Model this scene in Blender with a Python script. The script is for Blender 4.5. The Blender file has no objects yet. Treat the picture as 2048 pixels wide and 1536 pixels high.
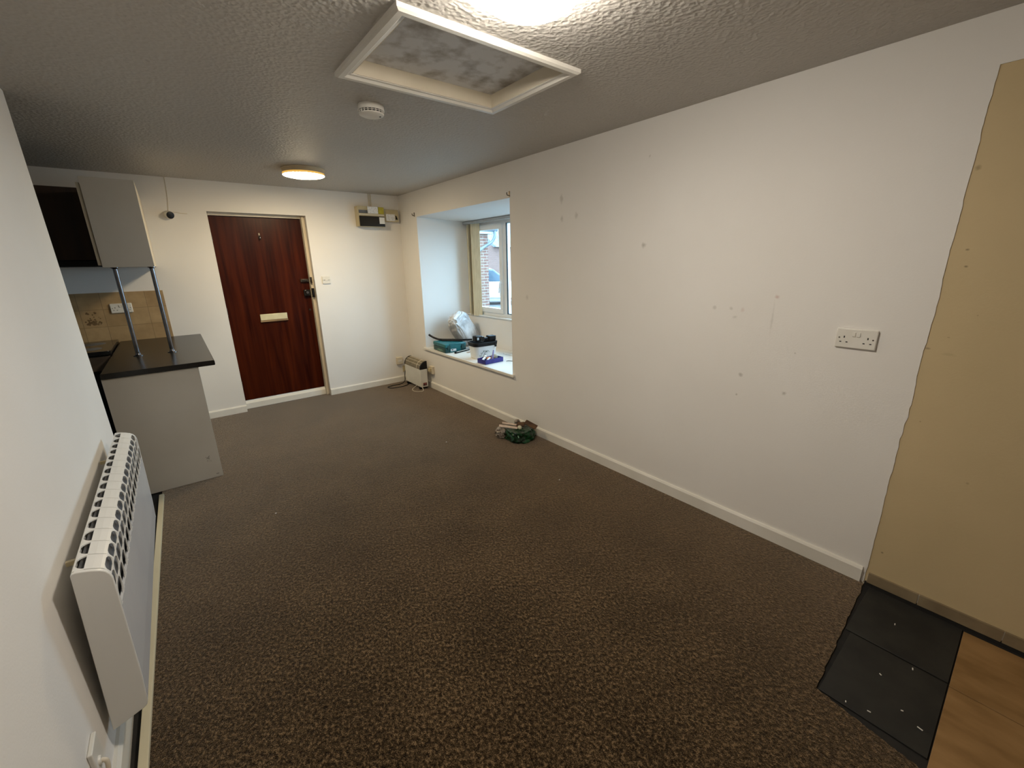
import bpy, bmesh, math, random
from mathutils import Vector, Matrix, noise
random.seed(7)
sc = bpy.context.scene
COL = sc.collection
pi = math.pi

# ------------------------------------------------------------------ helpers
def lin(c):
    out = []
    for v in c[:3]:
        v = v / 255.0
        out.append(v / 12.92 if v <= 0.04045 else ((v + 0.055) / 1.055) ** 2.4)
    return (out[0], out[1], out[2], 1.0)

def tag(o, label=None, cat=None, group=None, kind=None):
    if label: o['label'] = label
    if cat: o['category'] = cat
    if group: o['group'] = group
    if kind: o['kind'] = kind
    return o

def thing(name, loc, label, cat, group=None, kind=None):
    o = bpy.data.objects.new(name, None)
    o.empty_display_size = 0.05
    COL.objects.link(o)
    o.location = loc
    tag(o, label, cat, group, kind)
    return o

def root_loc(p):
    v = Vector((0, 0, 0))
    while p is not None:
        v += p.location
        p = p.parent
    return v

class MB:
    """collects shapes in world coordinates and links them as one mesh object"""
    def __init__(self):
        self.v = []; self.f = []; self.m = []; self.s = []
    def add(self, vs, fs, mi=0, smooth=False):
        b = len(self.v)
        self.v += [tuple(p) for p in vs]
        for f in fs:
            self.f.append([b + i for i in f]); self.m.append(mi); self.s.append(smooth)
        return self
    def box(self, x0, x1, y0, y1, z0, z1, mi=0, skip=''):
        vs = [(x0,y0,z0),(x1,y0,z0),(x1,y1,z0),(x0,y1,z0),(x0,y0,z1),(x1,y0,z1),(x1,y1,z1),(x0,y1,z1)]
        fs = {'b':(3,2,1,0),'t':(4,5,6,7),'f':(0,1,5,4),'k':(2,3,7,6),'l':(3,0,4,7),'r':(1,2,6,5)}
        return self.add(vs, [fs[k] for k in fs if k not in skip], mi)
    def obox(self, c, ax, ay, az, sx, sy, sz, mi=0):
        """oriented box, centre c, unit axes, full sizes"""
        c = Vector(c); ax = Vector(ax).normalized()*sx/2; ay = Vector(ay).normalized()*sy/2; az = Vector(az).normalized()*sz/2
        vs = [c-ax-ay-az, c+ax-ay-az, c+ax+ay-az, c-ax+ay-az, c-ax-ay+az, c+ax-ay+az, c+ax+ay+az, c-ax+ay+az]
        return self.add(vs, [(3,2,1,0),(4,5,6,7),(0,1,5,4),(2,3,7,6),(3,0,4,7),(1,2,6,5)], mi)
    def prism(self, prof, axis, a, b, mi=0, smooth=False, caps=True):
        """closed 2D profile extruded along an axis; profile in the other two axes"""
        n = len(prof)
        def P(p, t):
            if axis == 'x': return (t, p[0], p[1])
            if axis == 'y': return (p[0], t, p[1])
            return (p[0], p[1], t)
        vs = [P(p, a) for p in prof] + [P(p, b) for p in prof]
        self.add(vs, [(i, (i+1) % n, n+(i+1) % n, n+i) for i in range(n)], mi, smooth)
        if caps:
            self.add([P(p, a) for p in prof], [tuple(range(n-1, -1, -1))], mi)
            self.add([P(p, b) for p in prof], [tuple(range(n))], mi)
        return self
    def lathe(self, c, prof, seg=40, axis=(0,0,1), mi=0, smooth=True):
        """prof = (r, h) pairs along axis from point c"""
        az = Vector(axis).normalized()
        ax = az.orthogonal().normalized(); ay = az.cross(ax)
        c = Vector(c); vs = []; fs = []
        for r, h in prof:
            for k in range(seg):
                t = 2*pi*k/seg
                vs.append(c + az*h + (ax*math.cos(t) + ay*math.sin(t))*max(r, 1e-5))
        for i in range(len(prof)-1):
            for k in range(seg):
                k2 = (k+1) % seg
                fs.append((i*seg+k, i*seg+k2, (i+1)*seg+k2, (i+1)*seg+k))
        return self.add(vs, fs, mi, smooth)
    def cyl(self, p0, p1, r, seg=20, mi=0, r1=None):
        p0 = Vector(p0); p1 = Vector(p1); L = (p1-p0).length
        r1 = r if r1 is None else r1
        return self.lathe(p0, [(0,0),(r,0),(r,0),(r1,L),(r1,L),(0,L)], seg, p1-p0, mi, True)
    def tube(self, pts, r, seg=10, mi=0, res=6):
        P = [Vector(p) for p in pts]
        if res > 1 and len(P) > 2:      # Catmull-Rom
            Q = []
            for i in range(len(P)-1):
                a = P[max(i-1,0)]; b = P[i]; c = P[i+1]; d = P[min(i+2,len(P)-1)]
                for k in range(res):
                    t = k/res
                    Q.append(0.5*((2*b)+(c-a)*t+(2*a-5*b+4*c-d)*t*t+(3*b-3*c+d-a)*t**3))
            Q.append(P[-1]); P = Q
        vs = []; fs = []; n = len(P); up = None
        for i in range(n):
            d = (P[min(i+1,n-1)] - P[max(i-1,0)]).normalized()
            if up is None: up = d.orthogonal().normalized()
            up = (up - d*up.dot(d)).normalized(); s = d.cross(up)
            for k in range(seg):
                t = 2*pi*k/seg
                vs.append(P[i] + (up*math.cos(t)+s*math.sin(t))*r)
        for i in range(n-1):
            for k in range(seg):
                k2 = (k+1) % seg
                fs.append((i*seg+k, i*seg+k2, (i+1)*seg+k2, (i+1)*seg+k))
        fs.append(tuple(range(seg-1,-1,-1))); fs.append(tuple((n-1)*seg+k for k in range(seg)))
        return self.add(vs, fs, mi, True)
    def lump(self, c, rad, seed=0, amp=0.15, freq=2.0, power=1.0, M=None, sub=4, flat_z=None, top_z=None, mi=0, crease=0.0, smooth=True):
        """crumpled closed lump; power<1 makes it boxier"""
        bm = bmesh.new()
        bmesh.ops.create_icosphere(bm, subdivisions=sub, radius=1.0)
        off = Vector((seed*3.7, seed*1.3, seed*5.1))
        vs = []
        for v in bm.verts:
            p = v.co.normalized()
            q = Vector([math.copysign(abs(t)**power, t) for t in p])
            d = 1 + amp*noise.noise(p*freq+off) + amp*0.5*noise.noise(p*freq*2.3+off)
            if crease:
                w = abs(noise.noise(p*freq*1.7+off*2)); d += crease*(0.5-w)
                w2 = abs(noise.noise(p*freq*3.9+off*1.4)); d += crease*0.4*(0.4-w2)
            q = Vector((q.x*rad[0]*d, q.y*rad[1]*d, q.z*rad[2]*d))
            if M is not None: q = M @ q
            q = q + Vector(c)
            if flat_z is not None and q.z < flat_z: q.z = flat_z
            if top_z is not None and q.z > top_z: q.z = top_z - 0.25*(q.z-top_z)
            vs.append(q)
        fs = [tuple(v.index for v in f.verts) for f in bm.faces]
        bm.free()
        return self.add(vs, fs, mi, smooth)
    def build(self, name, mats, parent=None, bevel=0.0, seg=2, angle=35, weld=False):
        if not isinstance(mats, (list, tuple)): mats = [mats]
        o_ = root_loc(parent) if parent is not None else Vector((0,0,0))
        me = bpy.data.meshes.new(name)
        me.from_pydata([tuple(Vector(p)-o_) for p in self.v], [], self.f)
        for m in mats: me.materials.append(m)
        for p, mi, s in zip(me.polygons, self.m, self.s):
            p.material_index = mi; p.use_smooth = s
        bm = bmesh.new(); bm.from_mesh(me)
        bmesh.ops.remove_doubles(bm, verts=bm.verts, dist=1e-5)
        bmesh.ops.recalc_face_normals(bm, faces=bm.faces)
        bm.to_mesh(me); bm.free()
        me.update()
        ob = bpy.data.objects.new(name, me)
        COL.objects.link(ob)
        if parent is not None: ob.parent = parent
        if bevel > 0:
            mod = ob.modifiers.new('bevel', 'BEVEL'); mod.width = bevel; mod.segments = seg
            mod.limit_method = 'ANGLE'; mod.angle_limit = math.radians(angle); mod.harden_normals = False
            for p in me.polygons: p.use_smooth = True
            try: me.set_sharp_from_angle(angle=math.radians(40))
            except Exception: pass
        elif any(self.s):
            try: me.set_sharp_from_angle(angle=math.radians(40))
            except Exception: pass
        return ob

def rrect(cx, cy, w, h, r, n=5):
    pts = []
    for sx, sy, a0 in ((1,1,0),(-1,1,90),(-1,-1,180),(1,-1,270)):
        for k in range(n+1):
            a = math.radians(a0 + 90*k/n)
            pts.append((cx+sx*(w/2-r)+r*math.cos(a), cy+sy*(h/2-r)+r*math.sin(a)))
    return pts

# ------------------------------------------------------------------ materials
class NT:
    def __init__(self, m):
        self.m = m; self.t = m.node_tree; self.n = self.t.nodes; self.l = self.t.links
    def new(self, typ, **kw):
        n = self.n.new(typ)
        for k, v in kw.items():
            if k.startswith('in_'):
                n.inputs[int(k[3:])].default_value = v
            else: setattr(n, k, v)
        return n
    def link(self, a, b): self.l.new(a, b)

def mat(name, col, rough=0.6, metal=0.0, spec=0.5, coat=0.0, sheen=0.0, emit=None, estr=0.0, trans=0.0, alpha=1.0):
    m = bpy.data.materials.new(name); m.use_nodes = True
    b = m.node_tree.nodes['Principled BSDF']
    b.inputs['Base Color'].default_value = col
    b.inputs['Roughness'].default_value = rough
    b.inputs['Metallic'].default_value = metal
    b.inputs['Specular IOR Level'].default_value = spec
    b.inputs['Coat Weight'].default_value = coat
    b.inputs['Sheen Weight'].default_value = sheen
    b.inputs['Transmission Weight'].default_value = trans
    b.inputs['Alpha'].default_value = alpha
    if emit is not None:
        b.inputs['Emission Color'].default_value = emit
        b.inputs['Emission Strength'].default_value = estr
    return m

def vary(m, c1, c2, scale=8, detail=4, p0=0.35, p1=0.65, stretch=(1,1,1), bump=0.0, bscale=None, bdist=0.002, rough2=None):
    """noise between two colours, optional bump"""
    g = NT(m); b = g.n['Principled BSDF']
    tc = g.new('ShaderNodeTexCoord'); mp = g.new('ShaderNodeMapping'); mp.inputs['Scale'].default_value = stretch
    g.link(tc.outputs['Object'], mp.inputs['Vector'])
    nz = g.new('ShaderNodeTexNoise'); nz.inputs['Scale'].default_value = scale; nz.inputs['Detail'].default_value = detail
    g.link(mp.outputs[0], nz.inputs['Vector'])
    cr = g.new('ShaderNodeValToRGB')
    cr.color_ramp.elements[0].position = p0; cr.color_ramp.elements[0].color = c1
    cr.color_ramp.elements[1].position = p1; cr.color_ramp.elements[1].color = c2
    g.link(nz.outputs['Fac'], cr.inputs[0]); g.link(cr.outputs[0], b.inputs['Base Color'])
    if bump:
        n2 = g.new('ShaderNodeTexNoise'); n2.inputs['Scale'].default_value = bscale or scale; n2.inputs['Detail'].default_value = 3
        g.link(mp.outputs[0], n2.inputs['Vector'])
        bp = g.new('ShaderNodeBump'); bp.inputs['Strength'].default_value = bump; bp.inputs['Distance'].default_value = bdist
        g.link(n2.outputs['Fac'], bp.inputs['Height']); g.link(bp.outputs[0], b.inputs['Normal'])
    return m

def g3(v): return (v[0], v[1], v[2], 1.0)
WALL = (0.76, 0.73, 0.69, 1); WALL2 = (0.79, 0.765, 0.73, 1)
M = {}
def wall_mat(name, c1, c2, spots=None):
    m = mat(name, c1, 0.75, spec=0.25)
    vary(m, c1, c2, scale=1.7, detail=5, p0=0.3, p1=0.7, bump=0.25, bscale=140, bdist=0.0015)
    if spots:
        g = NT(m); b = g.n['Principled BSDF']
        src = b.inputs['Base Color'].links[0].from_socket
        tc = g.new('ShaderNodeTexCoord')
        nz = g.new('ShaderNodeTexNoise'); nz.inputs['Scale'].default_value = 45; nz.inputs['Detail'].default_value = 3
        g.link(tc.outputs['Object'], nz.inputs['Vector'])
        for (p, r, d, col, sz) in spots:     # smudges: position, radius, density, colour, vertical stretch
            sub = g.new('ShaderNodeVectorMath', operation='SUBTRACT'); sub.inputs[1].default_value = p
            g.link(tc.outputs['Object'], sub.inputs[0])
            mul = g.new('ShaderNodeVectorMath', operation='MULTIPLY'); mul.inputs[1].default_value = (1, 1, sz)
            g.link(sub.outputs[0], mul.inputs[0])
            ln = g.new('ShaderNodeVectorMath', operation='LENGTH'); g.link(mul.outputs[0], ln.inputs[0])
            nm = g.new('ShaderNodeMath', operation='MULTIPLY_ADD'); nm.inputs[1].default_value = r*1.6; nm.inputs[2].default_value = -r*0.8
            g.link(nz.outputs['Fac'], nm.inputs[0])
            ad = g.new('ShaderNodeMath', operation='ADD'); g.link(ln.outputs['Value'], ad.inputs[0]); g.link(nm.outputs[0], ad.inputs[1])
            mr = g.new('ShaderNodeMapRange'); mr.inputs['From Min'].default_value = r*1.1; mr.inputs['From Max'].default_value = r*0.25
            mr.inputs['To Min'].default_value = 0; mr.inputs['To Max'].default_value = d*(0.72 if sz != 0.07 else 0.5)
            g.link(ad.outputs[0], mr.inputs['Value'])
            mx = g.new('ShaderNodeMix', data_type='RGBA'); mx.inputs[7].default_value = col
            g.link(mr.outputs[0], mx.inputs[0]); g.link(src, mx.inputs[6]); src = mx.outputs[2]
        g.link(src, b.inputs['Base Color'])
    return m

XR, YB, H = 2.329, 5.117, 2.272
grey = (0.22, 0.2, 0.15, 1); pink = (0.45, 0.2, 0.16, 1)
spots = [((XR,1.624,1.582),.017,.6,grey,1),((XR,.837,1.308),.011,.6,pink,1),((XR,2.347,1.929),.02,.4,grey,.6),
         ((XR,2.339,1.79),.016,.4,grey,.7),((XR,2.196,1.801),.016,.4,grey,.7),((XR,2.739,1.209),.016,.35,grey,.7),
         ((XR,1.143,1.235),.012,.35,grey,1),((XR,1.053,1.236),.012,.35,grey,1),((XR,.993,1.233),.012,.3,pink,1),
         ((XR,1.026,1.193),.014,.35,grey,1.4),((XR,.958,.889),.013,.6,grey,1),((XR,.737,.833),.011,.7,grey,1),
         ((XR,.964,.774),.006,.6,grey,1),((XR,.72,1.045),.005,.6,grey,1),((XR,1.624,2.075),.008,.5,grey,1),
         ((XR,.845,1.20),.006,.35,grey,.07)]
M['wall'] = wall_mat('wall_paint', WALL, WALL2)
M['wall_spots'] = wall_mat('wall_paint_marked', WALL, WALL2, spots)
dk = (0.03, 0.02, 0.012, 1)
cspots = [((XR,.257,1.79),.010,.6,(0.15,.1,.05,1),1),((XR,.228,1.512),.007,1,dk,1.6),((XR,.221,1.452),.007,1,dk,1.6),
          ((XR,.155,1.276),.004,.9,dk,1),((XR,.214,1.186),.005,.6,dk,2),((XR,.264,1.135),.010,.6,dk,2),((XR,.20,1.12),.022,.25,(0.25,.2,.1,1),3),
          ((XR,.229,.832),.005,1,dk,1),((XR,.236,.184),.005,1,dk,1),((XR,.05,.62),.006,.5,dk,1)]
M['bare'] = wall_mat('bare_cream_plaster', (0.52,0.41,0.235,1), (0.58,0.455,0.27,1), cspots)

def ceiling_mat():
    m = mat('artex_ceiling', (0.52,0.49,0.45,1), 0.55, spec=0.3)
    g = NT(m); b = g.n['Principled BSDF']
    tc = g.new('ShaderNodeTexCoord')
    nz = g.new('ShaderNodeTexNoise'); nz.inputs['Scale'].default_value = 48; nz.inputs['Detail'].default_value = 1.5; nz.inputs['Distortion'].default_value = 0.7
    g.link(tc.outputs['Object'], nz.inputs['Vector'])
    vr = g.new('ShaderNodeTexVoronoi', feature='SMOOTH_F1'); vr.inputs['Scale'].default_value = 62
    try: vr.inputs['Smoothness'].default_value = 0.6
    except Exception: pass
    g.link(tc.outputs['Object'], vr.inputs['Vector'])
    ad = g.new('ShaderNodeMath', operation='ADD'); g.link(nz.outputs['Fac'], ad.inputs[0]); g.link(vr.outputs['Distance'], ad.inputs[1])
    bp = g.new('ShaderNodeBump'); bp.inputs['Strength'].default_value = 0.62; bp.inputs['Distance'].default_value = 0.006
    g.link(ad.outputs[0], bp.inputs['Height']); g.link(bp.outputs[0], b.inputs['Normal'])
    return m
M['ceiling'] = ceiling_mat()

def carpet_mat():
    m = mat('carpet_pile', (0.05,0.035,0.022,1), 0.95, spec=0.05, sheen=1.0)
    g = NT(m); b = g.n['Principled BSDF']
    b.inputs['Sheen Roughness'].default_value = 0.3
    b.inputs['Sheen Tint'].default_value = (0.95, 0.76, 0.58, 1)
    tc = g.new('ShaderNodeTexCoord')
    mp = g.new('ShaderNodeMapping'); mp.inputs['Scale'].default_value = (1.15, 0.85, 1); mp.inputs['Rotation'].default_value = (0,0,0.5)
    g.link(tc.outputs['Object'], mp.inputs['Vector'])
    n1 = g.new('ShaderNodeTexNoise'); n1.inputs['Scale'].default_value = 84; n1.inputs['Detail'].default_value = 5; n1.inputs['Roughness'].default_value = 0.72
    n2 = g.new('ShaderNodeTexNoise'); n2.inputs['Scale'].default_value = 330; n2.inputs['Detail'].default_value = 2
    n3 = g.new('ShaderNodeTexNoise'); n3.inputs['Scale'].default_value = 3; n3.inputs['Detail'].default_value = 4
    for n in (n1,n2): g.link(mp.outputs[0], n.inputs['Vector'])
    g.link(tc.outputs['Object'], n3.inputs['Vector'])
    a = g.new('ShaderNodeMath', operation='MULTIPLY_ADD'); a.inputs[1].default_value = 0.5
    g.link(n2.outputs['Fac'], a.inputs[0]); g.link(n1.outputs['Fac'], a.inputs[2])
    a2 = g.new('ShaderNodeMath', operation='MULTIPLY_ADD'); a2.inputs[1].default_value = 0.12
    g.link(n3.outputs['Fac'], a2.inputs[0]); g.link(a.outputs[0], a2.inputs[2])
    cr = g.new('ShaderNodeValToRGB'); e = cr.color_ramp.elements
    e[0].position = 0.68; e[0].color = (0.006,0.0028,0.0009,1)
    e[1].position = 0.96; e[1].color = (0.22,0.146,0.078,1)
    x = e.new(0.79); x.color = (0.030,0.0185,0.008,1)
    x = e.new(0.87); x.color = (0.088,0.056,0.0275,1)
    g.link(a2.outputs[0], cr.inputs[0]); g.link(cr.outputs[0], b.inputs['Base Color'])
    bp = g.new('ShaderNodeBump'); bp.inputs['Strength'].default_value = 0.9; bp.inputs['Distance'].default_value = 0.006
    g.link(a.outputs[0], bp.inputs['Height']); g.link(bp.outputs[0], b.inputs['Normal'])
    return m
M['carpet'] = carpet_mat()

def door_mat():
    m = mat('dark_red_wood', (0.03,0.006,0.002,1), 0.34, spec=0.15)
    g = NT(m); b = g.n['Principled BSDF']
    tc = g.new('ShaderNodeTexCoord')
    mp = g.new('ShaderNodeMapping'); mp.inputs['Scale'].default_value = (1, 1, 0.045)
    g.link(tc.outputs['Object'], mp.inputs['Vector'])
    n1 = g.new('ShaderNodeTexNoise'); n1.inputs['Scale'].default_value = 26; n1.inputs['Detail'].default_value = 6; n1.inputs['Distortion'].default_value = 0.6
    g.link(mp.outputs[0], n1.inputs['Vector'])
    cr = g.new('ShaderNodeValToRGB'); e = cr.color_ramp.elements
    e[0].position = 0.32; e[0].color = (0.022,0.0020,0.0003,1)
    e[1].position = 0.72; e[1].color = (0.070,0.0105,0.0015,1)
    g.link(n1.outputs['Fac'], cr.inputs[0]); g.link(cr.outputs[0], b.inputs['Base Color'])
    n2 = g.new('ShaderNodeTexNoise'); n2.inputs['Scale'].default_value = 6; n2.inputs['Detail'].default_value = 5
    g.link(tc.outputs['Object'], n2.inputs['Vector'])
    mr = g.new('ShaderNodeMapRange'); mr.inputs['To Min'].default_value = 0.27; mr.inputs['To Max'].default_value = 0.43
    g.link(n2.outputs['Fac'], mr.inputs['Value']); g.link(mr.outputs[0], b.inputs['Roughness'])
    return m
M['door'] = door_mat()
M['gloss'] = vary(mat('white_gloss_paint', (0.72,0.69,0.62,1), 0.35), (0.70,0.67,0.60,1), (0.78,0.75,0.69,1), scale=3)
M['cream_gloss'] = vary(mat('yellowed_gloss_paint', (0.62,0.55,0.43,1), 0.35), (0.58,0.51,0.39,1), (0.66,0.59,0.47,1), scale=4)
M['plastic'] = vary(mat('white_plastic', (0.72,0.70,0.64,1), 0.35), (0.70,0.67,0.60,1), (0.75,0.72,0.66,1), scale=9)
M['upvc'] = vary(mat('window_upvc', (0.78,0.79,0.78,1), 0.3), (0.74,0.75,0.74,1), (0.80,0.81,0.80,1), scale=5)
M['yel_plastic'] = vary(mat('aged_beige_plastic', (0.50,0.42,0.26,1), 0.4), (0.46,0.38,0.22,1), (0.56,0.48,0.31,1), scale=7)
M['black'] = vary(mat('black_plastic', (0.005,0.005,0.0055,1), 0.42, spec=0.25), (0.003,0.003,0.0035,1), (0.008,0.0075,0.008,1), scale=12)
M['blackgloss'] = vary(mat('black_gloss', (0.008,0.008,0.008,1), 0.12), (0.006,0.006,0.006,1), (0.012,0.011,0.011,1), scale=5)
M['slot'] = mat('dark_slot', (0.01,0.009,0.008,1), 0.8)
M['panel'] = vary(mat('grey_cabinet_laminate', (0.50,0.47,0.42,1), 0.42), (0.52,0.485,0.42,1), (0.57,0.535,0.47,1), scale=2.5, detail=5)
M['cab_edge'] = vary(mat('cream_cabinet_edging', (0.62,0.55,0.42,1), 0.5), (0.6,0.53,0.4,1), (0.66,0.58,0.45,1), scale=5)
M['cab_in'] = vary(mat('cabinet_carcass', (0.56,0.52,0.45,1), 0.5), (0.54,0.5,0.43,1), (0.6,0.55,0.48,1), scale=5)
M['worktop'] = vary(mat('black_worktop', (0.016,0.014,0.012,1), 0.27, spec=0.42), (0.006,0.005,0.004,1), (0.018,0.015,0.012,1), scale=160, detail=3, p0=.4, p1=.75, bump=0.15, bscale=220, bdist=0.0008)
M['chrome'] = vary(mat('chrome', (0.2,0.2,0.21,1), 0.2, metal=1), (0.17,0.17,0.18,1), (0.23,0.23,0.245,1), scale=20)
M['darkmetal'] = vary(mat('dark_bronze_metal', (0.10,0.075,0.055,1), 0.32, metal=1), (0.07,0.05,0.035,1), (0.2,0.17,0.14,1), scale=40)
M['brass'] = vary(mat('pale_brass', (0.78,0.70,0.45,1), 0.4, metal=0.3), (0.72,0.64,0.4,1), (0.82,0.75,0.5,1), scale=10)
M['brown'] = vary(mat('dark_brown_cupboard', (0.022,0.009,0.003,1), 0.5), (0.015,0.006,0.002,1), (0.032,0.013,0.004,1), scale=20, stretch=(1,1,.08))
M['rad'] = vary(mat('radiator_enamel', (0.74,0.73,0.70,1), 0.28), (0.72,0.71,0.68,1), (0.77,0.76,0.73,1), scale=3)
M['radfront'] = vary(mat('radiator_front_enamel', (0.66,0.67,0.70,1), 0.22, coat=0.2), (0.64,0.65,0.68,1), (0.69,0.70,0.72,1), scale=3)
M['radin'] = vary(mat('radiator_inside_grey', (0.10,0.105,0.11,1), 0.6), (0.08,0.085,0.09,1), (0.13,0.13,0.14,1), scale=30)
M['batten'] = vary(mat('cream_batten', (0.55,0.49,0.34,1), 0.55), (0.50,0.44,0.30,1), (0.62,0.56,0.40,1), scale=9, stretch=(1,.15,1))
M['screed'] = vary(mat('dark_screed', (0.008,0.007,0.006,1), 0.85), (0.004,0.004,0.0035,1), (0.013,0.011,0.009,1), scale=12)
M['darktile'] = vary(mat('dark_floor_tile', (0.010,0.010,0.009,1), 0.65), (0.006,0.006,0.0055,1), (0.015,0.0145,0.012,1), scale=10, bump=.2, bscale=60)
M['board'] = vary(mat('tan_board', (0.26,0.155,0.065,1), 0.6), (0.20,0.108,0.034,1), (0.30,0.172,0.066,1), scale=14, detail=6, stretch=(1,.35,1), bump=.1, bscale=80)
M['skirt_tile'] = vary(mat('brown_skirting_tile', (0.22,0.165,0.095,1), 0.5), (0.19,0.14,0.08,1), (0.26,0.2,0.12,1), scale=9)
M['vane'] = vary(mat('cream_blind_fabric', (0.62,0.55,0.38,1), 0.8), (0.57,0.50,0.34,1), (0.67,0.60,0.43,1), scale=40, stretch=(1,1,.2), bump=.3, bscale=300)
M['hatch'] = vary(mat('marbled_hatch_board', (0.42,0.40,0.38,1), 0.6), (0.36,0.33,0.29,1), (0.74,0.74,0.75,1), scale=13, detail=9, p0=.30, p1=.56, bump=.2, bscale=25)
M['teal'] = vary(mat('teal_plastic', (0.006,0.11,0.125,1), 0.4), (0.004,0.095,0.11,1), (0.01,0.14,0.155,1), scale=15)
M['teal_dark'] = vary(mat('dark_teal_plastic', (0.004,0.05,0.05,1), 0.45), (0.003,0.04,0.04,1), (0.006,0.065,0.065,1), scale=15)
M['label'] = vary(mat('white_paper_label', (0.72,0.72,0.72,1), 0.6), (0.6,0.6,0.61,1), (0.78,0.78,0.78,1), scale=70, p0=.42, p1=.5)
M['yellow'] = vary(mat('yellow_sticker', (0.42,0.36,0.02,1), 0.5), (0.4,0.33,0.02,1), (0.5,0.43,0.04,1), scale=20)
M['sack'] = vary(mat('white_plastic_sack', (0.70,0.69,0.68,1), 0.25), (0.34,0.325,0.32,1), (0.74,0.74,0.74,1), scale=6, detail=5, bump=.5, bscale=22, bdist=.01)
M['tub'] = vary(mat('white_tub', (0.72,0.74,0.74,1), 0.35), (0.69,0.71,0.71,1), (0.76,0.78,0.78,1), scale=8)
M['blue'] = vary(mat('blue_plastic', (0.03,0.03,0.24,1), 0.4), (0.02,0.02,0.19,1), (0.05,0.05,0.30,1), scale=12)
M['violet'] = vary(mat('violet_plastic', (0.22,0.20,0.48,1), 0.4), (0.18,0.16,0.42,1), (0.28,0.26,0.55,1), scale=22)
M['orange'] = vary(mat('orange_plastic', (0.65,0.22,0.06,1), 0.5), (0.6,0.18,0.05,1), (0.7,0.28,0.1,1), scale=22)
M['tanball'] = vary(mat('beige_twine', (0.42,0.37,0.27,1), 0.9), (0.32,0.27,0.18,1), (0.52,0.47,0.36,1), scale=70, bump=.6, bscale=90)
M['leafink'] = vary(mat('dark_green_print', (0.05,0.09,0.05,1), 0.6), (0.03,0.06,0.03,1), (0.12,0.17,0.12,1), scale=30)
M['green'] = vary(mat('green_plastic_bag', (0.006,0.055,0.018,1), 0.25), (0.002,0.010,0.004,1), (0.006,0.055,0.017,1), scale=22, detail=5, p0=.35, p1=.62, bump=.6, bscale=35, bdist=.008)
M['clearbag'] = vary(mat('cloudy_plastic', (0.17,0.13,0.10,1), 0.25), (0.09,0.065,0.045,1), (0.34,0.29,0.24,1), scale=35, detail=5, bump=.6, bscale=40, bdist=.006)
M['card'] = vary(mat('brown_cardboard', (0.12,0.058,0.02,1), 0.85), (0.035,0.014,0.005,1), (0.09,0.042,0.014,1), scale=14)
M['paper'] = vary(mat('pinkish_paper', (0.50,0.37,0.29,1), 0.8), (0.42,0.30,0.23,1), (0.58,0.46,0.37,1), scale=16)
M['creamcap'] = vary(mat('cream_cap', (0.62,0.58,0.42,1), 0.4), (0.56,0.52,0.36,1), (0.68,0.64,0.48,1), scale=20)
M['vent'] = vary(mat('olive_gold_grille', (0.17,0.14,0.085,1), 0.45), (0.14,0.115,0.065,1), (0.21,0.175,0.11,1), scale=25)
M['heater'] = vary(mat('heater_white_enamel', (0.66,0.64,0.57,1), 0.35), (0.63,0.61,0.54,1), (0.70,0.68,0.61,1), scale=6)
M['redlabel'] = vary(mat('dark_red_sticker', (0.10,0.02,0.02,1), 0.5), (0.02,0.01,0.012,1), (0.25,0.06,0.05,1), scale=45, p0=.42, p1=.58)
M['whitecord'] = vary(mat('cream_cord', (0.70,0.62,0.5,1), 0.5), (0.66,0.58,0.45,1), (0.74,0.67,0.55,1), scale=20)
M['printgreen'] = vary(mat('pale_green_print', (0.2,0.36,0.24,1), 0.5), (0.14,0.28,0.18,1), (0.28,0.46,0.32,1), scale=20)
M['stain'] = vary(mat('brown_tile_motif', (0.12,0.07,0.025,1), 0.5), (0.09,0.05,0.018,1), (0.18,0.11,0.045,1), scale=30)

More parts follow.
